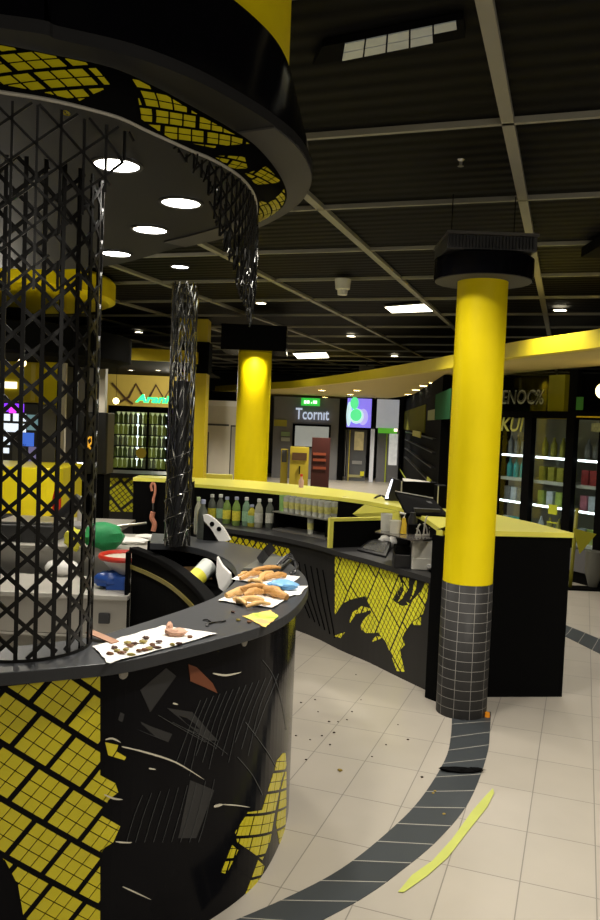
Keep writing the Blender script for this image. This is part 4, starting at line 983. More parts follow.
# pale trolley nearer
t = thing('prep_trolley', 'pale metal prep trolley between kiosk and steel counter', 'trolley', (-1.7, 4.5, 0))
xr = D(131, 590, 5.12).x; ZT = .69
obj('trolley_top', MB().box((-3.3, 5.02, ZT-.03), (xr, 5.6, ZT)), STP, t, .004); obj('trolley_front', MB().box((-3.28, 5.05, .43), (xr-.01, 5.09, ZT-.031)), STE, t); obj('trolley_shelf', MB().box((-3.28, 5.05, .41), (xr-.01, 5.55, .425)), STP, t)
for x in (-3.26, xr-.05):
    for y in (5.06, 5.5): obj('leg', MB().box((x, y, 0), (x+.035, y+.035, .408)), STE, t)
q = G(117, 588, ZT+.08); q.y = 5.2
t = thing('mixing_bowl', 'cream bowl with red rim on a blue stand beside the bin cabinet', 'bowl', (q.x, q.y+.1, ZT))
cx_, cy_ = D(124, 580, 5.3).x, 5.32; zb0 = ZT+.09
obj('bowl_body', MB().lathe([(.07, zb0), (.16, zb0+.10), (.155, zb0+.105), (.07, zb0+.012), (.001, zb0+.008)], (cx_, cy_, 0), 28), mat('cream_bowl', (.65, .60, .50), .4), t)
mb = MB().ring([[Vector((cx_+(.165+.014*math.cos(b))*math.cos(a), cy_+(.165+.014*math.cos(b))*math.sin(a), zb0+.112+.018*math.sin(b))) for b in (0, PI/3, 2*PI/3, PI, 4*PI/3, 5*PI/3)] for a in [2*PI*k/30 for k in range(31)]], True, False); obj('red_rim', mb, RED, t)
obj('blue_stand', MB().blob((cx_-.09, cy_-.08, ZT+.06), (.10, .07, .055), .3, 3, 3).box((cx_-.09, cy_-.14, ZT+.002), (cx_+.03, cy_-.0, ZT+.085)), BLU, t, 0, 'blue stand')
single('wall_socket', MB().box((D(97, 620, 5.0).x, 5.03, .505), (D(108, 620, 5.0).x, 5.049, .57)), DGR, 'small grey socket box on the trolley front', 'socket', None, .003)
fold('white_tub', 62, 575, ZT, (.12, .09, .06), WHT, 'white plastic tub on the trolley seen through the lattice', 'tub', 9, .1)
# dark appliance on the steel counter
xa, xb = D(-10, 560, 5.95).x, D(52, 560, 5.95).x; t = thing('griddle', 'dark grey griddle box on the steel counter at far left', 'appliance', (xa, 6, ZS)); obj('griddle_body', MB().box((xa, 5.95, ZS+.002), (xb, 6.4, ZS+.13)), DGR, t, .01); obj('griddle_lid', MB().box((xa+.02, 6, ZS+.131), (xb-.02, 6.35, ZS+.15)), STE, t, .01)
# yellow rounded cabinet + black tubes over it
Yk = 7.5; cxk = D(5, 490, Yk+.9).x; t = thing('yellow_display_cabinet', 'big bright yellow rounded cabinet behind the lattice at left', 'cabinet', (cxk, Yk+.8, 0))
z0_, z1_ = D(20, 516, Yk).z, D(20, 467, Yk).z
obj('cabinet_body', MB().rbox((cxk-.9, Yk, .3), (D(59, 490, Yk).x, Yk+.9, z1_), .12), mat('bright_yellow', (.82, .68, .01), .35), t, .01); obj('plinth', MB().box((cxk-.88, Yk+.05, 0), (D(57, 490, Yk).x, Yk+.85, .299)), BLM, t)
mb = MB().tube(smooth([D(x, y, 6.9) for x, y in ((-20, 522), (10, 519), (30, 527), (55, 520), (72, 505), (80, 498))], 5), .05, 10); t = thing('hose_reel', 'thick black bent hose crossing before the yellow cabinet', 'hose', (D(30, 520, 6.9).x, 6.9, .9)); obj('hose', mb, BLP, t)
obj('hose_support', MB().box((D(28, 525, 6.9).x-.03, 6.87, ZS+.002), (D(28, 525, 6.9).x+.03, 6.93, D(28, 527, 6.9).z)), BLP, t)
# black speaker like box with orange emblem
Yk = 8.6; xa, xb = D(76, 440, Yk).x, D(107, 440, Yk).x; t = thing('coffee_machine', 'tall black machine with an orange curl emblem left of the green-lit cooler', 'machine', ((xa+xb)/2, Yk, 0))
obj('machine_body', MB().rbox((xa, Yk, 1.18), (xb, Yk+.35, D(90, 412, Yk).z), .03), BLP, t, .01); obj('pedestal', MB().box((xa+.03, Yk+.04, 0), (xb-.03, Yk+.32, 1.179)), BLM, t)
mb = MB().tube(smooth([D(x, y, Yk-.005) for x, y in ((86, 450), (88, 445), (87, 440), (91, 437), (92, 442), (89, 446), (92, 450))], 4), .010, 6); obj('emblem', mb, mat('emblem_orange', (.8, .42, .03), .4, emit=(1, .5, .05), es=.6), t)
obj('display_light', MB().box((D(77, 470, Yk).x, Yk-.01, D(80, 466, Yk).z), (D(84, 470, Yk).x, Yk-.001, D(80, 462.5, Yk).z)), mat('small_white_light', (.8, .8, .8), .4, emit=(1, 1, 1), es=3), t)
# red gadget + steel cup near yellow cabinet
Yk = 7.1
for (x, y, w, h, mt, nm, lb, ct) in ((57, 492, .08, .12, RED, 'red_dispenser', 'small red dispenser at the right edge of the yellow cabinet', 'dispenser'), (81, 510, .07, .16, STP, 'steel_cup', 'pale grey cylinder standing behind the steel counter', 'cup')):
    q = D(x, y, Yk); mb = MB().lathe([(w*.45, ZS+.002), (w*.5, ZS+.05+h*.8+(q.z-.9)*.3), (w*.3, ZS+.05+h+(q.z-.9)*.5)], (q.x, q.y, 0), 16); single(nm, mb, mt, lb, ct)
# yellow post and cream boards
xa, xb = D(-45, 385, 9.75).x, D(39, 385, 9.75).x; za, zc_ = D(20, 402, 9.75).z, 2.62
t = thing('yellow_arch', 'yellow overhead sign box above the bright screens behind the lattice', 'sign', ((xa+xb)/2, 9.75, za)); obj('hanger', MB().box(((xa+xb)/2-.3, 9.8, zc_), ((xa+xb)/2+.3, 9.9, CEIL+.02)), BLM, t); obj('arch_box', MB().rbox((xa, 9.75, za), (xb, 10.1, zc_), .1), YELM, t, .02); obj('lamp_strip', MB().box((xa, 9.735, za+.16), (D(17, 390, 9.75).x, 9.745, za+.24)), mat('arch_lamp', (.8, .8, .75), .4, emit=(1, .97, .85), es=1.5), t)
Yk = 9.6; mb = MB().box((D(41, 430, Yk).x, Yk, 0), (D(56, 430, Yk).x, Yk+.2, 2.62)); single('yellow_post', mb, YEL, 'narrow yellow post behind the lattice right of the bright screens', 'post')
mb = MB().box((D(56, 430, Yk).x+.01, Yk+.05, 0), (D(63, 430, Yk).x, Yk+.12, 2.6)); single('cream_board', mb, CRM, 'narrow cream board beside the yellow post', 'board')
Yk = 10.4; t = thing('grey_board', 'tall grey double board behind the lattice, left of the black machine', 'board', (D(75, 430, Yk).x, Yk, 0))
obj('board_panel', MB().box((D(62, 430, Yk).x, Yk, 0), (D(76, 430, Yk).x, Yk+.06, 2.5)), mat('grey_board', (.16, .16, .16), .6), t); obj('board_panel', MB().box((D(77, 430, Yk).x, Yk+.02, 0), (D(94, 430, Yk).x, Yk+.08, 2.5)), mat('grey_board_light', (.24, .23, .22), .6), t)
single('door_post', MB().box((D(97, 430, 12.2).x, 12.2, 0), (D(104, 430, 12.2).x, 12.35, 2.62)), CRM, 'slim cream post left of the drinks cooler', 'post')
# bright slush machine
Yk = 8.9; t = thing('game_machine', 'machine with glowing purple strip and white-blue screens at far left', 'machine', (D(15, 440, Yk).x, Yk, 0)); xa, xb = D(-40, 440, Yk).x, D(42, 440, Yk).x
obj('machine_body', MB().box((xa, Yk, 0), (xb, Yk+.5, D(10, 403, Yk).z)), DGR, t, .01)
E = lambda n, c, s: mat(n, c, .4, emit=c, es=s)
def pan_(n, x0, y0, x1, y1, m, Y=Yk-.006, p=None): a = D(x0, y1, Y); b = D(x1, y0, Y); return obj(n, MB().box((a.x, Y, a.z), (b.x, Y+.005, b.z)), m, p or t)
pan_('purple_strip', -10, 404, 24, 411, E('purple_glow', (.22, .03, .85), 1.6)); pan_('red_light', -10, 409, 4, 412, E('red_glow', (.9, .02, .10), 1.2), Yk-.012); pan_('magenta_light', 9, 407, 16, 413, E('magenta_glow', (.7, .05, .8), 1.5), Yk-.012)
WG = E('white_glow', (.72, .80, .9), 1.1)
pan_('screen', -10, 414, 10, 420, WG); pan_('screen', 13, 414, 26, 421, WG); pan_('screen', -10, 424, 26, 431, WG); pan_('screen', -10, 437, 10, 444, WG); pan_('screen', 2, 448, 9, 453, WG)
pan_('screen', 20, 433, 34, 446, E('blue_glow', (.05, .14, .6), .9)); pan_('screen', 27, 415, 38, 430, E('teal_glow', (.18, .33, .38), .5)); pan_('screen', 12, 444, 26, 462, mat('grey_glass', (.12, .12, .12), .2)); pan_('screen', 28, 447, 36, 468, E('lilac_glow', (.25, .22, .45), .4))
# yellow oval bulkhead and band at left
ov = D(30, 285, 8.0); cx_ = D(108, 285, 8.8).x-1.45
mb = MB().lathe([(1.38, 3.08), (1.45, 3.11), (1.45, 3.30), (1.42, CEIL-.015)], (cx_, 9.0, 0), 64); single('trim_4', mb, YEL, '', '', loc=(cx_, 9.0, 3.08))
mb = MB().lathe([(1.5, 2.42), (1.62, 2.45), (1.62, 2.74), (1.5, 2.76)], (cx_-.1, 9.6, 0), 64); oo = single('trim_5', mb, BLM, '', '', loc=(cx_, 9.6, 2.42))
ZB, ZB2 = 2.63, 2.80
fl = smooth([G(x, y, ZB) for x, y in ((-90, 358), (-30, 357), (40, 357.5), (100, 358.5), (150, 360.5), (190, 362.5), (198, 364))], 4)
hts = [ZB2]*len(fl)
st = MB().strip(fl, offset(fl, -.1), ZB, ZB2); struct('trim_6', st, YELM)
lb = [Vector((fl[0].x-2, 16.6, 0))]
bk_ = [Vector((p.x-(.0), 16.5, 0)) for p in offset(fl, -.11)]
struct('trim_7', MB().strip(offset(fl, -.11), bk_, ZB+.005, ZB+.03), BLM)
# back-left yellow wall with dark zigzag
Yw = 16.4; WF = Frame((D(60, 420, Yw).x, Yw), (D(60, 420, Yw).x+1, Yw)); xl = D(60, 420, Yw).x; Lw = D(205, 420, Yw).x-xl
struct('wall_yellow', MB().box((xl, Yw, 0), (xl+Lw, Yw+.1, ZB)), mat('wall_ochre', (.62, .46, .09), .6))
zz_ = thing('zigzag_trim', 'dark zigzag lattice strip on the yellow wall over the drinks cooler', 'trim', (D(140, 390, Yw).x, Yw-.01, 2.1))
mb = MB(); P = [D(x, y, Yw-.02) for x, y in ((120, 402), (129, 397), (136, 384), (144, 398), (148, 400), (156, 385), (164, 399), (172, 386), (180, 400))]; mb.bar(P, [Vector((0, -1, 0))]*len(P), .045, .012); P = [D(x, y, Yw-.03) for x, y in ((112, 383), (126, 399), (133, 404))]; mb.bar(P, [Vector((0, -1, 0))]*3, .04, .012); obj('zigzag_bar', mb, mat('brown_lattice', (.09, .045, .015), .6), zz_)

# drinks cooler (left)
def fridge_left():
    Y = 13.6; x0, z1 = D(108, 411, Y).x, D(108, 411, Y).z; x1 = D(170, 411, Y).x; z0 = D(140, 469, Y).z
    t = thing('drinks_cooler', 'lit drinks cooler with two glass doors under a green glowing sign', 'cooler', ((x0+x1)/2, Y, 0))
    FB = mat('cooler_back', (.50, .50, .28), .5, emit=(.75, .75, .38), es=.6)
    obj('cooler_frame', MB().box((x0, Y, z1), (x1, Y+.5, z1+.10)).box((x0, Y, 0), (x1, Y+.5, z0)).box((x0, Y, z0), (x0+.05, Y+.5, z1)).box((x1-.05, Y, z0), (x1, Y+.5, z1)), BLM, t)
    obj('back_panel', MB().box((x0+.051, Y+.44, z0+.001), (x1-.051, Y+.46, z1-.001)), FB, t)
    xm = D(147.5, 440, Y).x; obj('door_mullion', MB().box((xm-.02, Y-.02, z0), (xm+.02, Y-.001, z1)), BLM, t)
    LS = mat('led_strip', (.9, .95, 1), .4, emit=(.85, .92, 1), es=5)
    for px in (133, 163): x = D(px, 440, Y).x; obj('light_strip', MB().box((x-.05, Y+.35, z0+.03), (x+.05, Y+.37, z1-.03)), LS, t)
    zs = [z0+.002+(z1-z0)*k/5 for k in range(5)]
    for z in zs[1:]: obj('shelf', MB().box((x0+.052, Y+.08, z-.02), (x1-.052, Y+.43, z-.002)), GRY, t)
    b0 = {}
    mats = [mat('cooler_lime', (.60, .62, .18), .3, emit=(.5, .55, .1), es=.10), mat('cooler_green', (.34, .42, .14), .2), mat('cooler_clear', (.62, .62, .52), .2)]
    sh = ['bottom', 'second', 'middle', 'fourth', 'top']
    for r in range(5):
        for i in range(11):
            x = x0+.11+(x1-x0-.22)*i/10; m_ = mats[(i//3+r) % 3]
            nm = 'bottle %s' % ''
            lab = '%s bottle on the %s shelf of the drinks cooler' % (['leftmost', 'second', 'third', 'fourth', 'fifth', 'middle', 'seventh', 'eighth', 'ninth', 'tenth', 'rightmost'][i], sh[r])
            loc = Vector((x, Y+.15, zs[r]+.0))
            key = m_.name
            if key not in b0:
                o = single('cooler_bottle', MB().lathe([(.034, 0), (.038, .01), (.038, .13), (.014, .165), (.014, .185)], loc, 10), m_, lab, 'bottle', 'bottles in the drinks cooler', loc=loc); b0[key] = o
            else:
                o = b0[key].copy(); COL.objects.link(o); o.location = loc; o['label'] = lab
    GG = obj('glass_door', MB().box((x0+.01, Y-.012, z0), (xm-.022, Y-.006, z1)).box((xm+.022, Y-.012, z0), (x1-.01, Y-.006, z1)), GLD, t)
    yb = D(141, 453, Y-.02); obj('door_sticker', MB().lathe([(.09, 0), (.09, .003)], n=16, M=Matrix.Translation(yb) @ Matrix.Rotation(PI/2, 4, 'X')), mat('sticker_ochre', (.5, .38, .03), .5), t)
    # green script sign
    st_ = thing('neon_sign', 'green glowing script sign on top of the drinks cooler', 'sign', D(152, 403, Y-.05))
    c = D(153, 402.5, Y-.03)
    tm = text_mb('Aranio', .27, .02, lambda x, y, z: Vector((c.x+.05+x*.9+y*.2, Y-.03+z, c.z+y*.66)), .010)
    obj('letters', tm, mat('green_neon', (.02, .8, .2), .4, emit=(.03, 1, .25), es=2.2), st_)
    obj('sign_bar', MB().box((x0+.3, Y-.045, z1+.03), (x1, Y-.002, z1+.08)), BLM, st_)
fridge_left()
# back bar with the pattern under the cooler
Yq = 10.6; x0, x1 = D(70, 490, Yq).x, D(178, 490, Yq).x; z1 = D(120, 473, Yq).z; t = thing('pattern_bar', 'low back bar with black and yellow grid front under the drinks cooler', 'counter', ((x0+x1)/2, Yq, 0))
obj('bar_top', MB().box((x0-.05, Yq-.05, z1-.05), (x1+.05, Yq+.6, z1)), BLP, t); obj('bar_body', MB().box((x0, Yq, 0), (x1, Yq+.55, z1-.051)), DGR, t)
Fq = Frame((x0, Yq), (x1, Yq)); rg = [Fq.uv(x, y) for x, y in ((92, 478), (133, 478), (133, 512), (95, 511))]
mb = pattern([rg], lambda s_, z, n: Fq(s_, n, z), math.radians(40), math.radians(-50), .055, .055, .010, .028, 4, 5, (.1, .1), .003); obj('yellow_grid_front', mb, YGR2, t, 0, 'yellow grid graphic')
# tiny warm globe lamps
for px, py, Y, r, lb, s_ in ((116, 401, 13.3, .05, 'small warm globe lamp at the left corner of the drinks cooler', 10), (22, 363, 6.6, .035, 'tiny lamp behind the lattice near the yellow band', 3), (604, 391, 9.0, .09, 'pale globe lamp at the right picture edge over the coolers', 4)):
    q = D(px, py, Y); t = thing('globe_lamp', lb, 'lamp', q); obj('globe', MB().lathe([(r*math.sin(PI*k/10)+.0005, -r*math.cos(PI*k/10)+q.z) for k in range(11)], (q.x, q.y, 0), 16), mat('warm_globe', (.9, .8, .5), .4, emit=(1, .78, .35), es=s_), t); obj('cord', MB().tube([(q.x, q.y, q.z+r), (q.x, q.y, 2.60 if Y > 7 else ZD-.01)], .004, 5), BLM, t)

# ================================================================ RIGHT BULKHEAD AND STORE FRONTS
fb = [G(x, y, ZB) for x, y in ((700, 322), (650, 337), (600, 347), (550, 353), (506, 358.5), (440, 369.5), (380, 378), (330, 384), (290, 388), (255, 389.5), (215, 391.5))]
fb = smooth(fb, 5); struct('trim_8', MB().strip(fb, offset(fb, .12), ZB, ZB2), mat('yellow_bulkhead', (.74, .60, .02), .45))
ub = [G(x, y, ZB) for x, y in ((700, 350), (650, 359), (600, 366), (550, 370), (506, 375), (440, 388), (405, 396))]+[Vector((p.x, min(p.y, 26.9), ZB)) for p in [G(x, y, ZB) for x, y in ((380, 399), (340, 399), (300, 399), (215, 397))]]
ub = smooth(ub, 5); A_ = resample(offset(fb, .121), 60); B_ = resample(ub, 60)
struct('trim_9', MB().strip(A_, B_, ZB+.002, ZB+.04), OCH)

# cooler bank on the right
Q0 = G(575, 583, 0); dd = Vector((.49, -.872)).normalized(); Pq = Vector(Q0[:2])
t_, k_, z_ = hitseg(470, 450, Pq, Pq+dd); PL0 = Pq+dd*k_
FR = Frame(PL0, PL0+dd)
def U(px, y=450): return FR.uv(px, y)[0]
sE = U(650)
struct('wall_fridge', MB().box((U(450), -1.0, 0), (sE, -.9, 2.62), lambda x, y, z: FR(x, y, z)), BLM)
cool = thing('cooler_cabinet', 'dark-framed glass cooler wall with lit shelves at the right', 'cooler', FR(U(560), 0, 0))
bx = lambda s0, s1, n0, n1, z0, z1, mb=None: (mb or MB()).box((s0, n0, z0), (s1, n1, z1), lambda x, y, z: FR(x, y, z))
zb_ = .14; zH0, zH1 = FR.uv(545, 418)[1], FR.uv(545, 411)[1]
mb = bx(U(480), sE, -.06, .0, zH0, zH1); bx(U(480), sE, -.55, -.02, 0.0, zb_, mb)
MUL = [(U(480), U(497)), (U(523), U(530.5)), (U(565), U(573)), (U(598), U(606)), (U(644), sE)]
for a, b in MUL: bx(a, b, -.08, .0, zb_+.001, zH0-.001, mb)
obj('cooler_frame', mb, BLM, cool)
obj('upper_frame', bx(U(565), U(573), -.08, -.01, zH1+.001, 2.6), BLM, cool)
obj('kick_panel', bx(U(573), sE, -.04, .004, zb_+.002, FR.uv(585, 551)[1]), mat('kick_grey', (.12, .12, .13), .5), cool)
obj('interior_back', bx(U(480), sE, -.60, -.57, 0, zH0), mat('cooler_interior', (.34, .34, .31), .5), cool)
lv = [FR.uv(583, y)[1] for y in (460, 486, 512, 546)]
SHL = mat('shelf_grey', (.6, .6, .57), .35); LED = mat('shelf_led', (.95, .97, 1), .4, emit=(.95, .98, 1), es=5)
for i, z in enumerate(lv):
    for (a, b) in ((MUL[0][1], MUL[1][0]), (MUL[1][1], MUL[2][0]), (MUL[2][1], MUL[3][0]), (MUL[3][1], MUL[4][0])):
        s_ = obj('shelf', bx(a+.005, b-.005, -.55, -.10, z-.03, z), SHL, cool)
        if i in (0, 2): obj('led_strip', bx(a+.005, b-.005, -.099, -.09, z-.026, z-.002), LED, s_)
        else: obj('price_rail', bx(a+.005, b-.005, -.099, -.09, z-.04, z), SHL, s_)
PM = dict(teal=mat('teal_pack', (.08, .42, .42), .3, var=.3), red=mat('red_pack', (.38, .05, .05), .5, var=.6, vscale=20), pink=mat('pink_pack', (.45, .15, .20), .5, var=.4, vscale=20), yel=mat('olive_pack', (.32, .30, .04), .5, var=.4, vscale=20), gry=mat('grey_pack', (.22, .22, .21), .4, var=.5, vscale=20), whi=mat('white_pack', (.5, .55, .62), .4, var=.4, vscale=20), lim=mat('lime_pack', (.35, .45, .10), .4, var=.5, vscale=25))
protos = {}
def product(kind, mk, s_, z, lab):
    loc = FR(s_, -.20, z+.001); key = (kind, mk); grp = {'bottle': 'bottles in the cooler wall', 'pack': 'packs in the cooler wall'}[kind]
    if key in protos: o = protos[key].copy(); COL.objects.link(o); o.location = loc; o['label'] = lab; return
    mb = MB().lathe([(.038, 0), (.042, .01), (.042, .16), (.016, .215), (.016, .25)], loc, 12) if kind == 'bottle' else MB().rbox((-.055, -.04, 0), (.055, .04, .18), .012, Matrix.Translation(loc) @ Matrix.Rotation(math.atan2(dd.y, dd.x), 4, 'Z'))
    protos[key] = single('drink_bottle' if kind == 'bottle' else 'food_pack', mb, PM[mk], lab, kind, grp, loc=loc)
plan = [['gry', 'teal', 'gry', 'teal'], ['yel', 'yel', 'lim', 'yel'], ['gry', 'red', 'pink', 'lim'], ['gry', 'whi', 'gry', 'gry']]
bn = ['left bay', 'middle bay', 'right bay', 'edge bay']; tn = ['top lit shelf', 'second shelf', 'third lit shelf', 'bottom shelf']; pw = ['first', 'second', 'third', 'fourth', 'fifth', 'sixth', 'seventh', 'eighth']
for bi, (a, b) in enumerate(((MUL[0][1], MUL[1][0]), (MUL[1][1], MUL[2][0]), (MUL[2][1], MUL[3][0]), (MUL[3][1], MUL[4][0]))):
    if bi == 3: b = a+.25
    for ti in range(4):
        n = max(1, min(8, int((b-a-.02)/.115))); kind = 'bottle' if ti == 0 or (bi == 0 and ti < 2) or (bi == 1 and ti == 3) else 'pack'
        for i in range(n):
            mk = plan[bi][ti]
            if (i+ti) % 4 == 3 and ti > 1: mk = 'whi'
            product(kind, mk, a+.06+(b-a-.12)*(i/max(1, n-1)), lv[ti], '%s %s from the left, %s, %s of the cooler wall' % (pw[min(i, 7)], kind, tn[ti], bn[bi]))
obj('glass_door', bx(MUL[0][1], MUL[1][0], -.05, -.045, zb_+.01, zH0), GLS, cool); obj('glass_door', bx(MUL[1][1], MUL[2][0], -.05, -.045, zb_+.01, zH0), GLS, cool); obj('glass_door', bx(MUL[2][1], MUL[3][0], -.05, -.045, FR.uv(585, 551)[1], zH0), GLS, cool)
obj('upper_glass', bx(U(480), U(565), -.04, -.035, zH1+.001, 2.6), GLD, cool)
# yellow block added behind the glass to imitate a column's reflection
obj('shaft', bx(FR.uv(548, 400, -.62)[0], FR.uv(564, 400, -.62)[0], -.85, -.62, 0, 2.6), YELM, thing('pillar', 'added yellow block imitating a column reflection in the middle cooler glass', 'pillar', FR(U(556), -.7, 0)))
# mirrored lettering
c = FR.uv(521.5, 404, -.03)
sg = thing('window_sign', 'outlined pale lettering on the glass over the cooler wall', 'sign', FR(c[0], -.03, c[1]))
tm = text_mb('ENOC%', .27, .006, lambda x, y, z: FR(c[0]+x*.82+y*.1, -.028+z, c[1]+y), 0); obj('letters', tm, mat('pale_sign', (.38, .40, .33), .5), sg)
tm = text_mb('ENOC%', .20, .006, lambda x, y, z: FR(c[0]+x*1.02+y*.1, -.020+z, c[1]+.03+y), 0); obj('letters_inner', tm, mat('olive_sign', (.09, .095, .06), .5), sg)
c2 = FR.uv(511, 431, -.03); tm = text_mb('KUI', .26, .006, lambda x, y, z: FR(c2[0]+x+y*.2, -.028+z, c2[1]+y), .004); obj('letters', tm, mat('yellow_sign', (.45, .45, .10), .5), thing('window_sign', 'yellow-green lettering on the left cooler door', 'sign', FR(c2[0], -.03, c2[1])))
def onFR(name, x0, y0, x1, y1, n, m, lab, cat):
    a = FR.uv(x0, y0, n); b = FR.uv(x1, y1, n); return single(name, bx(min(a[0], b[0]), max(a[0], b[0]), n, n+.008, min(a[1], b[1]), max(a[1], b[1])), m, lab, cat)
onFR('door_sticker', 549, 504, 557, 515, .001-.045, mat('sticker_lime', (.55, .62, .03), .5), 'bright yellow-green square sticker on the middle cooler door', 'sticker')
onFR('door_sticker', 547, 521, 557, 524, .001-.045, mat('sticker_lime2', (.55, .62, .03), .5), 'flat yellow-green strip sticker low on the middle cooler door', 'sticker')
onFR('wall_label', 577, 397, 583, 410, .002, mat('label_green', (.04, .22, .04), .5), 'dim green label above the right cooler bay', 'label')
onFR('yellow_rail', 577, 416, 606, 418, .002, YELM, 'thin yellow rail over the right cooler bay', 'rail')
onFR('small_picture', 592, 423, 602, 432, .002, mat('picture_mixed', (.30, .34, .20), .5, var=.9, vscale=30), 'small framed picture at the right edge above the cooler bay', 'picture')
# bin stand in front of the right bay
c = G(583, 589, 0); t = thing('waste_stand', 'slim stand with yellow tag and grey cone before the right cooler bay', 'stand', c)
obj('stand_plate', MB().box((c.x-.30, c.y-.12, 0), (c.x+.28, c.y+.10, .02)), BLM, t); mb = MB().tube([(c.x-.16, c.y-.02, .021), (c.x-.13, c.y-.02, .95)], .022, 8); obj('pole', mb, mat('olive_pole', (.25, .24, .02), .5), t)
obj('yellow_tag', MB().add([(c.x-.17, c.y-.05, .72), (c.x+.10, c.y-.05, .66), (c.x-.08, c.y-.05, .42), (c.x-.17, c.y-.035, .72), (c.x+.10, c.y-.035, .66), (c.x-.08, c.y-.035, .42)], [(0, 1, 2), (5, 4, 3), (0, 3, 4, 1), (1, 4, 5, 2), (2, 5, 3, 0)]), mat('olive_tag', (.42, .40, .02), .5), t)
obj('cone', MB().lathe([(.05, .03), (.10, .2), (.10, .45)], (c.x+.12, c.y+.02, 0), 18), mat('cone_grey', (.13, .13, .11), .5), t)

# corridor side wall with dark shop front
sw0, sw1 = Vector((2.12, 12.3)), Vector((3.35, 26.6)); SW = Frame(sw1, sw0); Ls = (sw1-sw0).length
struct('wall_corridor', MB().box((0, -.12, 0), (Ls, -.02, 2.62), lambda x, y, z: SW(x, y, z)), BLM)
struct('wall_corner', MB().prism([Vector((2.13, 12.2)), Vector((2.3, 12.2)), Vector(PL0)+dd*0.2+Vector((.1, 1.0)), Vector(PL0)+Vector((-.1, .9))], 0, 2.62), BLM)
def onSW(name, x0, y0, x1, y1, n, m, lab, cat, th=.02):
    a = SW.uv(x0, y0, n); b = SW.uv(x1, y1, n); a2 = SW.uv(x1, y0, n); zt = (a[1]+a2[1])/2; zb = b[1]
    return single(name, MB().box((min(a[0], b[0]), n, min(zt, zb)), (max(a[0], b[0]), n+th, max(zt, zb)), lambda x, y, z: SW(x, y, z)), m, lab, cat)
OL = mat('olive_board', (.12, .12, .015), .8, spec=.05)
onSW('poster_board', 405, 409, 425, 433, -.019, OL, 'dim olive poster board on the dark corridor wall', 'board')
onSW('shop_note', 413.5, 431, 421, 438, .056, mat('note_yellow', (.45, .42, .04), .5), 'small yellow notice on the dark corridor wall', 'notice')
onSW('green_board', 437, 392, 451, 419, -.019, mat('green_board', (.02, .09, .035), .8, spec=.05), 'dark green board near the column on the corridor wall', 'board')
onSW('shop_note', 429, 410, 436, 420, -.019, mat('note_olive', (.22, .22, .03), .5), 'olive notice left of the dark green board', 'notice')
onSW('shop_note', 399, 473, 406, 478, .056, mat('note_lime', (.35, .42, .03), .5), 'lime tag low on the corridor wall behind the till', 'notice')
onSW('shop_note', 428, 478, 431, 484, .056, mat('note_lime_2', (.40, .42, .03), .5), 'narrow lime strip low on the corridor wall', 'notice')
sh = thing('shelf_unit', 'dark glass shelf unit along the corridor wall', 'shelf', SW(8, 0, 0))
for z in (.9, 1.15, 1.4, 1.62): obj('shelf_board', MB().box((3.5, -.018, z), (Ls-.6, .05, z+.02), lambda x, y, z: SW(x, y, z)), BLP, sh)

# back store fronts (on the far wall)
YB = 25.6
def bk(n, x0, y0, x1, y1, m, par=None, off=0.0, th=.05, zb=None):
    a = D(x0, y1, YB-off); b = D(x1, y0, YB-off); mb = MB().box((a.x, YB-off-th, zb if zb is not None else a.z), (b.x, YB-off, b.z)); return mb
GW = mat('store_grey', (.17, .17, .175), .6)
st1 = thing('store_front', 'grey shop front with pale window and lettering under the green exit sign', 'shop front', (D(300, 450, YB).x, YB, 0))
obj('facade', bk('x', 271, 399, 345, 490, GW, off=.3, th=.1, zb=0), GW, st1)
obj('window', bk('x', 292, 425, 331, 447, None, off=.42, th=.03), BLM, st1); obj('window_pane', bk('x', 294.5, 427, 329, 446, None, off=.46, th=.02), mat('pale_pane', (.42, .44, .42), .4, emit=(.7, .75, .72), es=.22), st1)
obj('dark_return', bk('x', 336, 399, 346, 490, None, off=.42, th=.02, zb=0), BLM, st1)
c = D(314, 419.5, YB-.5); tm = text_mb('Tcornıt', .52, .05, lambda x, y, z: Vector((c.x-.06+x*.66, c.y-z, c.z+y*.95)), .008); obj('letters', tm, mat('sign_glow', (.5, .55, .65), .4, emit=(.62, .70, .92), es=.6), thing('shop_sign', 'glowing pale blue lettering over the far shop window', 'sign', c))
c = D(308, 403.5, YB-.6); t = thing('exit_sign', 'green emergency exit sign hanging over the shop lettering', 'sign', c)
a = D(301, 405.5, YB-.5); b = D(320, 398.6, YB-.5); obj('sign_box', MB().box((a.x, YB-.62, a.z), (b.x, YB-.55, b.z)), mat('exit_green', (.03, .45, .05), .5, emit=(.04, .55, .06), es=.8), t)
mb = MB(); 
for x0, x1, y0, y1 in ((304, 306.5, 400.5, 403.5), (307, 309.5, 400.5, 403.5), (311, 312, 402.3, 403.5), (313, 317, 400.8, 403.5)):
    a = D(x0, y1, YB-.64); b = D(x1, y0, YB-.64); mb.box((a.x, YB-.64, a.z), (b.x, YB-.622, b.z))
obj('pictogram', mb, mat('exit_white', (.8, 1, .8), .4, emit=(.8, 1, .8), es=1.6), t)
single('shop_plate', bk('x', 274, 420, 287, 426, None, off=.42, th=.03), mat('plate_olive', (.38, .34, .03), .5), 'small yellow plate on the grey shop front', 'plate')
single('shop_plate', bk('x', 281, 432, 290, 436, None, off=.42, th=.03), mat('plate_green', (.25, .35, .18), .5), 'pale green notice on the grey shop front, upper of two', 'notice'); single('shop_plate', bk('x', 281, 437.5, 290, 441, None, off=.42, th=.03), mat('plate_white', (.40, .42, .36), .5), 'whitish notice on the grey shop front, lower of two', 'notice')
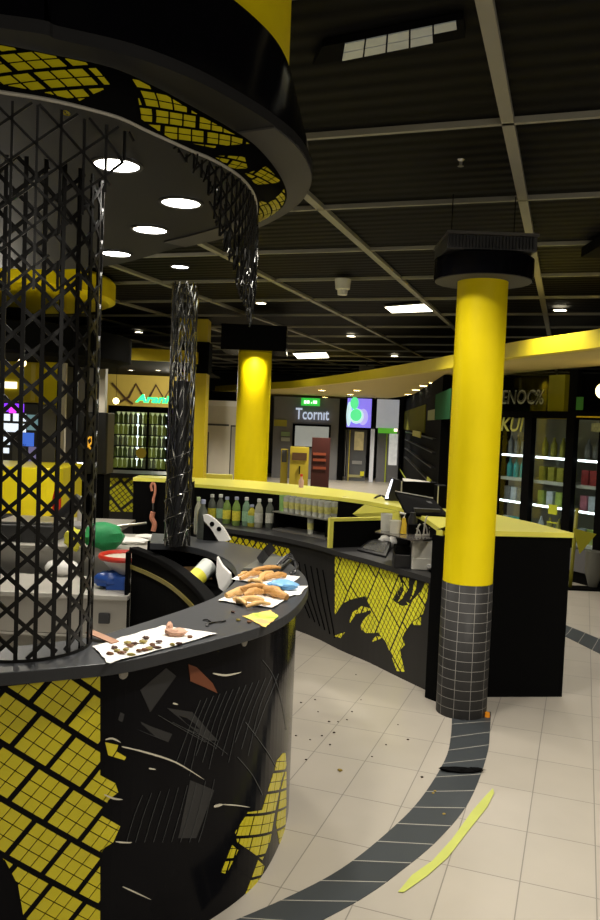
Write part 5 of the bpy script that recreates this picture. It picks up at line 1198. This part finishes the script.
# yellow kiosk cabinets near the shop
Yv = 20.0; V = lambda x0, y0, x1, y1, off=0, th=.05, zb=None: (lambda a, b: MB().box((a.x, Yv-off-th, zb if zb is not None else a.z), (b.x, Yv-off, b.z)))(D(x0, y1, Yv-off), D(x1, y0, Yv-off))
t = thing('vending_cabinet', 'yellow vending cabinet with dark window before the grey shop', 'cabinet', (D(298, 480, Yv).x, Yv, 0)); YC = mat('ochre_cabinet', (.52, .40, .03), .45)
obj('cabinet_body', V(289, 447, 309, 490, 0, .5, 0), YC, t); obj('cabinet_body', V(280, 449, 288.5, 490, 0, .4, 0), YC, t); obj('dark_window', V(292, 453, 307, 460, .51, .02), mat('cab_window', (.10, .05, .02), .4), t)
obj('side_window', V(281.5, 450, 287, 462, .41, .02), GRY, t); mb = V(298.8, 466, 300.2, 474, .51, .03); obj('cabinet_handle', mb, BLM, t); obj('cabinet_edge', V(287.8, 447, 289.2, 486, .41, .12), BLM, t)
t = thing('fridge_cabinet', 'dark red cabinet with faint lit shelves right of the yellow one', 'cabinet', (D(320, 480, Yv).x, Yv, 0)); obj('cabinet_body', V(310, 438, 330, 492, 0, .4, 0), DRD, t)
for y in (453, 459, 467): obj('lit_shelf', V(313, y, 326, y+2, .41, .02), mat('shelf_red', (.20, .04, .015), .5, emit=(.5, .12, .04), es=.08), t)
q = D(301, 488, 8.6); zc = ZH; t = thing('spray_bottle', 'small red and white spray bottle on the yellow counter top', 'bottle', G(301, 487.5, ZH)); q = G(301, 487.5, ZH)
obj('bottle_body', MB().lathe([(.025, ZH+.001), (.028, ZH+.07), (.012, ZH+.095), (.012, ZH+.115)], (q.x, q.y, 0), 12), mat('pinkish', (.55, .35, .38), .4), t); obj('cap', MB().lathe([(.014, ZH+.1151), (.016, ZH+.14)], (q.x, q.y, 0), 10), RED, t)
# TV, transom, doors
t = thing('tv_screen', 'wall screen showing green figure shapes on violet above the glass doors', 'screen', D(359, 412, YB-.5))
obj('tv_frame', bk('x', 345, 398, 374, 429, None, off=.42, th=.05), BLM, t)
obj('tv_picture', bk('x', 346.5, 399, 372, 427, None, off=.48, th=.01), mat('violet_picture', (.20, .14, .70), .4, emit=(.30, .24, 1), es=.75, var=.3), t)
def ell(px, py, rx, ry, off, m, name, par):
    c = D(px, py, YB-off); k = YB/800; mb = MB(); R_ = [[Vector((c.x+rx*k*math.cos(a), YB-off-th, c.z+ry*k*math.sin(a))) for a in [2*PI*j/24 for j in range(24)]] for th in (0, .008)]; mb.ring(R_, False); obj(name, mb, m, par)
GP = mat('green_picture', (.1, .7, .25), .4, emit=(.12, .9, .33), es=.8); WP = mat('white_picture', (.6, .8, .85), .4, emit=(.6, .85, .9), es=.8)
ell(349, 414, 2.5, 12, .495, WP, 'picture_patch', t); ell(363, 417, 5, 8, .495, mat('lilac_picture', (.45, .40, .8), .4, emit=(.5, .45, .95), es=.8), 'picture_patch', t); ell(356.5, 416, 7, 7.5, .505, WP, 'picture_patch', t); ell(354.5, 403, 4, 6, .515, GP, 'green_patch', t); ell(356, 415, 5.5, 6, .515, GP, 'green_patch', t)
wd = struct('window_1', bk('x', 374.5, 398, 401, 429, None, off=.38, th=.05), BLM)
struct('window_1_glass', bk('x', 376, 400, 399.5, 428, None, off=.44, th=.02), mat('transom_view', (.40, .40, .42), .4, emit=(.6, .62, .66), es=.35, var=.5, vscale=1.2), wd) 
dr = struct('door_1', bk('x', 345, 429.5, 367, 492, None, off=.36, th=.05, zb=0), mat('door_dark', (.07, .07, .075), .4))
struct('door_jamb', bk('x', 347, 430, 350.5, 492, None, off=.42, th=.03, zb=0), mat('jamb_yellow', (.50, .42, .04), .5), dr); struct('door_jamb', bk('x', 343.5, 430, 346.5, 492, None, off=.42, th=.03, zb=0), mat('jamb_grey', (.35, .34, .3), .5), dr)
struct('door_poster', bk('x', 354, 432, 364, 450, None, off=.42, th=.02), mat('door_poster', (.35, .28, .12), .5, emit=(.5, .42, .2), es=.25, var=.8, vscale=5), dr); struct('door_note', bk('x', 352, 461, 362, 464, None, off=.42, th=.02), mat('door_note', (.25, .25, .24), .5), dr)
struct('door_note', bk('x', 348, 475, 362, 477, None, off=.42, th=.02), mat('door_note_2', (.35, .33, .15), .5), dr); struct('door_tag', bk('x', 360, 471.5, 364, 476, None, off=.45, th=.02), mat('door_tag', (.7, .65, .03), .5), dr)
struct('door_glass', bk('x', 351.5, 452, 366, 492, None, off=.40, th=.012, zb=0), mat('door_glass', (.10, .105, .11), .15), dr)
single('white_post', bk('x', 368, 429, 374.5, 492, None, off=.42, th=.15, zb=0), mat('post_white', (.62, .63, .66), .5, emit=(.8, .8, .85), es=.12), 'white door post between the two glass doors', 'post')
d2 = struct('door_2', bk('x', 375, 429, 399.5, 492, None, off=.36, th=.05, zb=0), mat('door2_grey', (.16, .16, .17), .35))
struct('door_panel_lit', bk('x', 388, 434, 398, 465, None, off=.42, th=.02), mat('lit_display', (.5, .5, .47), .5, emit=(.8, .8, .76), es=.4, var=.6, vscale=6), d2); struct('door_stripe', bk('x', 384, 434, 387.5, 486, None, off=.45, th=.02), mat('stripe_lime', (.42, .50, .05), .5), d2)
struct('door_sill', bk('x', 375, 484, 388, 492, None, off=.45, th=.02, zb=0), CRM, d2)
c = D(386, 430, YB-.6); t = thing('exit_sign', 'long green lit sign over the right glass door', 'sign', c); obj('sign_box', bk('x', 378, 428.5, 397, 433, None, off=.55, th=.05), mat('exit_green_2', (.10, .42, .03), .5, emit=(.12, .5, .04), es=.5), t); obj('sign_light', bk('x', 394, 428.8, 397.5, 431.5, None, off=.61, th=.02), mat('red_white_light', (1, .7, .6), .4, emit=(1, .7, .6), es=2), t)
# cream wall left of the far column
Yv = 18.0
cwl = struct('wall_cream', V(170, 404, 240, 480, 0, .1, 0), CRM)
struct('trim_10', V(170, 401.5, 240, 404, .0, .14), mat('white_trim', (.75, .72, .65), .5)); d3 = struct('door_3', V(230, 427, 240, 480, .105, .03, 0), mat('cream_door', (.40, .37, .30), .6)); struct('door_frame', V(228.8, 425.5, 240, 480, .101, .003, 0), DGR, d3)
struct('trim_11', V(204, 424.3, 229, 425.2, .101, .01), GRY); struct('trim_12', V(207.5, 432, 208.1, 478, .101, .01), GRY)
struct('wall_upper', V(170, 393, 262, 401.5, -.2, .1), BLM)
# yellow low wall in front of it
Yv = 13.5; struct('trim_13', V(178, 474.5, 233, 479, 0, .12, 0), YTOP)
# green speaker etc: small wall thermostat on far column not modelled
q = D(365, 464, 24); 
# ================================================================ CEILING FITTINGS
def ceil_panel(px, z, matl, label, cat, name='ceiling_light', group=None):
    P = [G(x, y, z) for x, y in px]; t = thing(name, label, cat, sum(P, Vector())/4, group); c = sum(P, Vector())/4
    obj('light_frame', MB().prism([c+(p-c)*1.06 for p in P], z, z+.02), GRY, t); obj('diffuser', MB().prism(P, z-.006, z-.0005), matl, t); return c
PN = mat('panel_light', (.95, .93, .85), .4, emit=(1, .93, .72), es=5)
c = ceil_panel(((385, 307), (424, 304), (432.5, 311), (392, 312.5)), CEIL-.015, PN, 'bright rectangular ceiling panel left of the nearest column', 'ceiling light')
def area(loc, sx, sy, power, col=(1, .92, .76)):
    l = bpy.data.lights.new('panel_lamp', 'AREA'); l.shape = 'RECTANGLE'; l.size = sx; l.size_y = sy; l.energy = power; l.color = col
    o = bpy.data.objects.new('panel_lamp', l); COL.objects.link(o); o.location = loc; return o
c2 = ceil_panel(((293, 353.5), (326, 352.5), (329, 357.5), (298, 358.5)), CEIL-.015, PN, 'small rectangular ceiling panel beside the far column', 'ceiling light')
# louvre light near the camera
P = [G(x, y, CEIL-.014) for x, y in ((318, 66), (460, 38), (458, 19), (322, 47))]
lv_ = thing('louvre_light', 'dim louvred ceiling light with square cells near the top of the picture', 'ceiling light', sum(P, Vector())/4)
obj('louvre_frame', MB().prism([P[0]+Vector((-.02, .0, 0)), P[1]+Vector((.02, 0, 0)), P[2]+Vector((.02, -.0, 0)), P[3]], CEIL-.013, CEIL+.015), BLM, lv_)
L1 = mat('louvre_cell', (.25, .25, .24), .3, metal=.6, emit=(.6, .62, .55), es=.12, var=.4, vscale=8)
mb = MB()
for i in range(6):
    for j in range(2):
        u0_, u1 = .02+i*.163, .02+i*.163+.15; v0, v1 = .06+j*.47, .06+j*.47+.42
        f_ = lambda u, v: P[0].lerp(P[1], u).lerp(P[3].lerp(P[2], u), v)
        if (i, j) in ((0, 1), (5, 0), (0, 0)): continue
        Q = [f_(u0_, v0), f_(u1, v0), f_(u1, v1), f_(u0_, v1)]; mb.prism(Q, CEIL-.018, CEIL-.0135)
obj('louvre_cell', mb, L1, lv_)
# detector
q = G(343, 279, CEIL-.015); t = thing('smoke_detector', 'white cone-shaped detector hanging from the ceiling', 'detector', (q.x, q.y, CEIL-.015))
obj('detector_body', MB().lathe([(.05, CEIL-.18), (.055, CEIL-.13), (.075, CEIL-.12), (.085, CEIL-.018)], (q.x, q.y, 0), 20), WHT, t)
q = G(461, 159, CEIL-.015); t = thing('sprinkler', 'tiny steel sprinkler head on the dark ceiling above the column', 'sprinkler', (q.x, q.y, CEIL-.015)); obj('sprinkler_head', MB().lathe([(.02, CEIL-.018), (.008, CEIL-.03), (.008, CEIL-.05), (.018, CEIL-.055)], (q.x, q.y, 0), 12), STE, t)
q = G(367, 363, CEIL-.015); t = thing('ceiling_speaker', 'small grey box hanging from the far ceiling', 'speaker', (q.x, q.y, CEIL-.3)); obj('speaker_box', MB().box((q.x-.18, q.y-.1, CEIL-.35), (q.x+.18, q.y+.2, CEIL-.1)), GRY, t); obj('bracket', MB().box((q.x-.02, q.y, CEIL-.0999), (q.x+.02, q.y+.04, CEIL-.016)), GRY, t)
# ventilation slab right
for i, (x0, y0, lb) in enumerate(((576, 232, 'dark square ceiling box at the right edge of the ceiling'),)):
    q = G(x0, y0+4, CEIL-.1); a = q; t = thing('ceiling_box', lb, 'ceiling box', q); obj('box_body', MB().box((q.x+.28, q.y, CEIL-.1), (q.x+1.2, q.y+.7, CEIL-.02)), BLM, t); obj('box_edge', MB().box((q.x+.28, q.y-.01, CEIL-.11), (q.x+1.2, q.y-.001, CEIL-.08)), GRY, t)
cl = [(261, 303, .07, 'round ceiling downlight in front of the far column'), (351, 336, .08, 'ceiling downlight right of the small detector'), (394.5, 356, .09, 'ceiling downlight just above the yellow bulkhead'), (560, 310, .085, 'square-looking ceiling downlight right of the nearest column'), (139, 332, .07, 'single ceiling downlight left of the wire column')]
for x, y, r, lb in cl: q = downlight(x, y, CEIL-.013, r, lb, None, LMPS)
DL = {}
bl = [(434, 383), (424, 386), (416, 390), (408, 394.5), (357, 390.5), (350, 394.5), (322, 390.5), (325, 397.3), (570, 378, 'x'), (540, 380.5, 'x')]
nm = ['first of the right-hand downlight row under the bulkhead, nearest the column', 'second of the right-hand row under the bulkhead', 'third of the right-hand row under the bulkhead', 'leftmost of the right-hand row under the bulkhead', 'upper right of the downlight pair over the wall screen', 'lower left of the downlight pair over the wall screen', 'upper downlight over the glowing lettering', 'lower downlight beside the green exit sign', 'warm downlight over the right cooler bay', 'bluish downlight over the sign lettering of the cooler wall']
for i, q_ in enumerate(bl):
    x, y = q_[:2]; zq = ZB-.0005
    q = G(x, y, zq); 
    if q.y > 26.5: q = G(x, y-1.5, zq); y -= 1.5
    downlight(x, y, zq, .10 if q.y > 14 else .06, nm[i], 'downlights under the yellow bulkhead', LMPS)
for x, y, lb in ((91, 367, 'left of three'), (131, 370, 'middle of three'), (158, 370, 'right of three')):
    downlight(x, y, ZB+.0045, .06, 'downlight under the left bulkhead, %s over the drinks cooler' % lb, 'downlights under the left bulkhead', LMPS)

# ================================================================ FLOOR MARKS AND CRUMBS
P = [G(x, y, 0) for x, y in ((493, 789), (494, 794), (487, 808), (468, 832), (448, 858), (428, 876), (404, 893), (398, 893), (412, 876), (432, 862), (452, 840), (472, 812), (486, 796))]
single('tape_mark', MB().prism(P, .0032, .005), mat('lime_tape', (.50, .54, .12), .5, var=.15), 'faded lime-yellow tape stripe on the floor along the dark tile band', 'tape')
q = G(462, 772, 0); single('black_rag', MB().blob((q.x-.02, q.y, .012), (.10, .028, .010), .5, 3, 2).blob((q.x+.07, q.y+.01, .012), (.05, .02, .009), .5, 3, 5), BLM, 'flat black rag on the dark tile band', 'rag')
CM = [mat('crumb_dark', (.05, .03, .02), .8), mat('crumb_ochre', (.35, .25, .05), .8)]
first = {}
fl_c = [(340, 771, 1, .014), (301, 703, 0, .008), (315, 700, 0, .007), (329, 722, 0, .009), (334, 733, 0, .009), (322, 736, 0, .007), (338, 722, 0, .006), (347, 720, 0, .006), (408, 740, 0, .008), (422, 778, 0, .008), (435, 792, 1, .008), (444, 815, 1, .008), (433, 794, 1, .007), (386, 745, 0, .006), (356, 675, 0, .006), (310, 740, 0, .006), (352, 712, 0, .007), (306, 760, 0, .007), (296, 736, 0, .007), (398, 725, 0, .005), (372, 757, 0, .006), (330, 745, 0, .007), (318, 712, 0, .006), (361, 700, 0, .005)]
lab = ['ochre crumb lying alone on the floor between kiosk and tile band']
for i, (x, y, m_, r) in enumerate(fl_c):
    q = G(x, y, 0); z = .003 if x > 415 and y > 770 else 0
    lb = 'largest ochre crumb alone on the beige floor' if i == 0 else ('small ochre crumb on the dark tile band' if z and m_ else 'small dark crumb scattered on the beige floor')
    single('floor_crumb', MB().blob((q.x, q.y, z+r*.4), (r, r*.8, r*.45), .4, 3, i, nu=8, nv=5), CM[m_], lb, 'crumb', 'crumbs on the floor' if i else None)

# ================================================================ LIGHTS
# fill spots added below the ceiling, in and out of view, with no fittings
def lamp(x, y, z, p, ang=125, r=.10): spot((x, y, z), p, ang, r)
for (x, y, p) in ((1.3, 2.6, 210), (-.3, -1.0, 120), (1.9, 5.0-1.6, 0), (3.1, 6.0, 170), (1.0, 8.8, 170), (-.6, 6.2, 120), (-2.4, 5.9, 130), (-3.2, 8.3, 110), (0, 12.0, 110), (3.0, 1.0, 120), (-1.2, 9.5, 110), (2.2, 4.2, 90), (.45, 4.3, 90)):
    if p: lamp(x, y, CEIL-.06, p)
q = G(261, 303, CEIL); spot((q.x, 10.95, CEIL-.25), 0.1, 60)
spot((FCp.x-.02, 11.5-.42, 2.76), 48, 150, .05, (1, .9, .6))
for x, y, p in ((2.4, 6.6, 40), (3.6, 7.4, 50), (1.2, 10.6, 90), (.2, 14, 140), (-1.9, 15.6, 220), (-3.6, 11.5, 90), (-2.6, 14.6, 90), (1.0, 19, 300), (2.0, 23, 200), (.3, 22.6, 220), (-2.6, 10.8, 90), (2.3, 8.0, 90)):
    spot((x, y, 3.2 if y < 14 else 2.55), p, 130, .06)  # extra spots added to brighten the bulkhead, cream wall and far shop fronts
for x, y, z, p in ((.9, -1.6, 2.5, 48), (-1.6, -1.2, 2.4, 22), (3.2, .5, 2.6, 40)):
    l = bpy.data.lights.new('fill_light', 'POINT'); l.energy = p; l.shadow_soft_size = .2; l.color = (1, .93, .8); o = bpy.data.objects.new('fill_light', l); COL.objects.link(o); o.location = (x, y, z)  # unseen fill lights added out of view to brighten surfaces facing the camera
for x, y, z, p in ((-2.45, 6.3, 2.45, 28), (-2.3, 14.9, 2.45, 60)):
    l = bpy.data.lights.new('fill_light', 'POINT'); l.energy = p; l.shadow_soft_size = .08; l.color = (1, .93, .78); o = bpy.data.objects.new('fill_light', l); COL.objects.link(o); o.location = (x, y, z)  # one by the tiny globe lamp, one with no globe before the ochre wall
w = bpy.data.worlds.new('dim_world'); w.use_nodes = True; w.node_tree.nodes['Background'].inputs[0].default_value = (.5, .48, .42, 1); w.node_tree.nodes['Background'].inputs[1].default_value = .025; sc.world = w
sc.view_settings.view_transform = 'Standard'; sc.view_settings.look = 'None'; sc.view_settings.gamma = 1; sc.view_settings.use_curve_mapping = False
sc.view_settings.exposure = 0.08
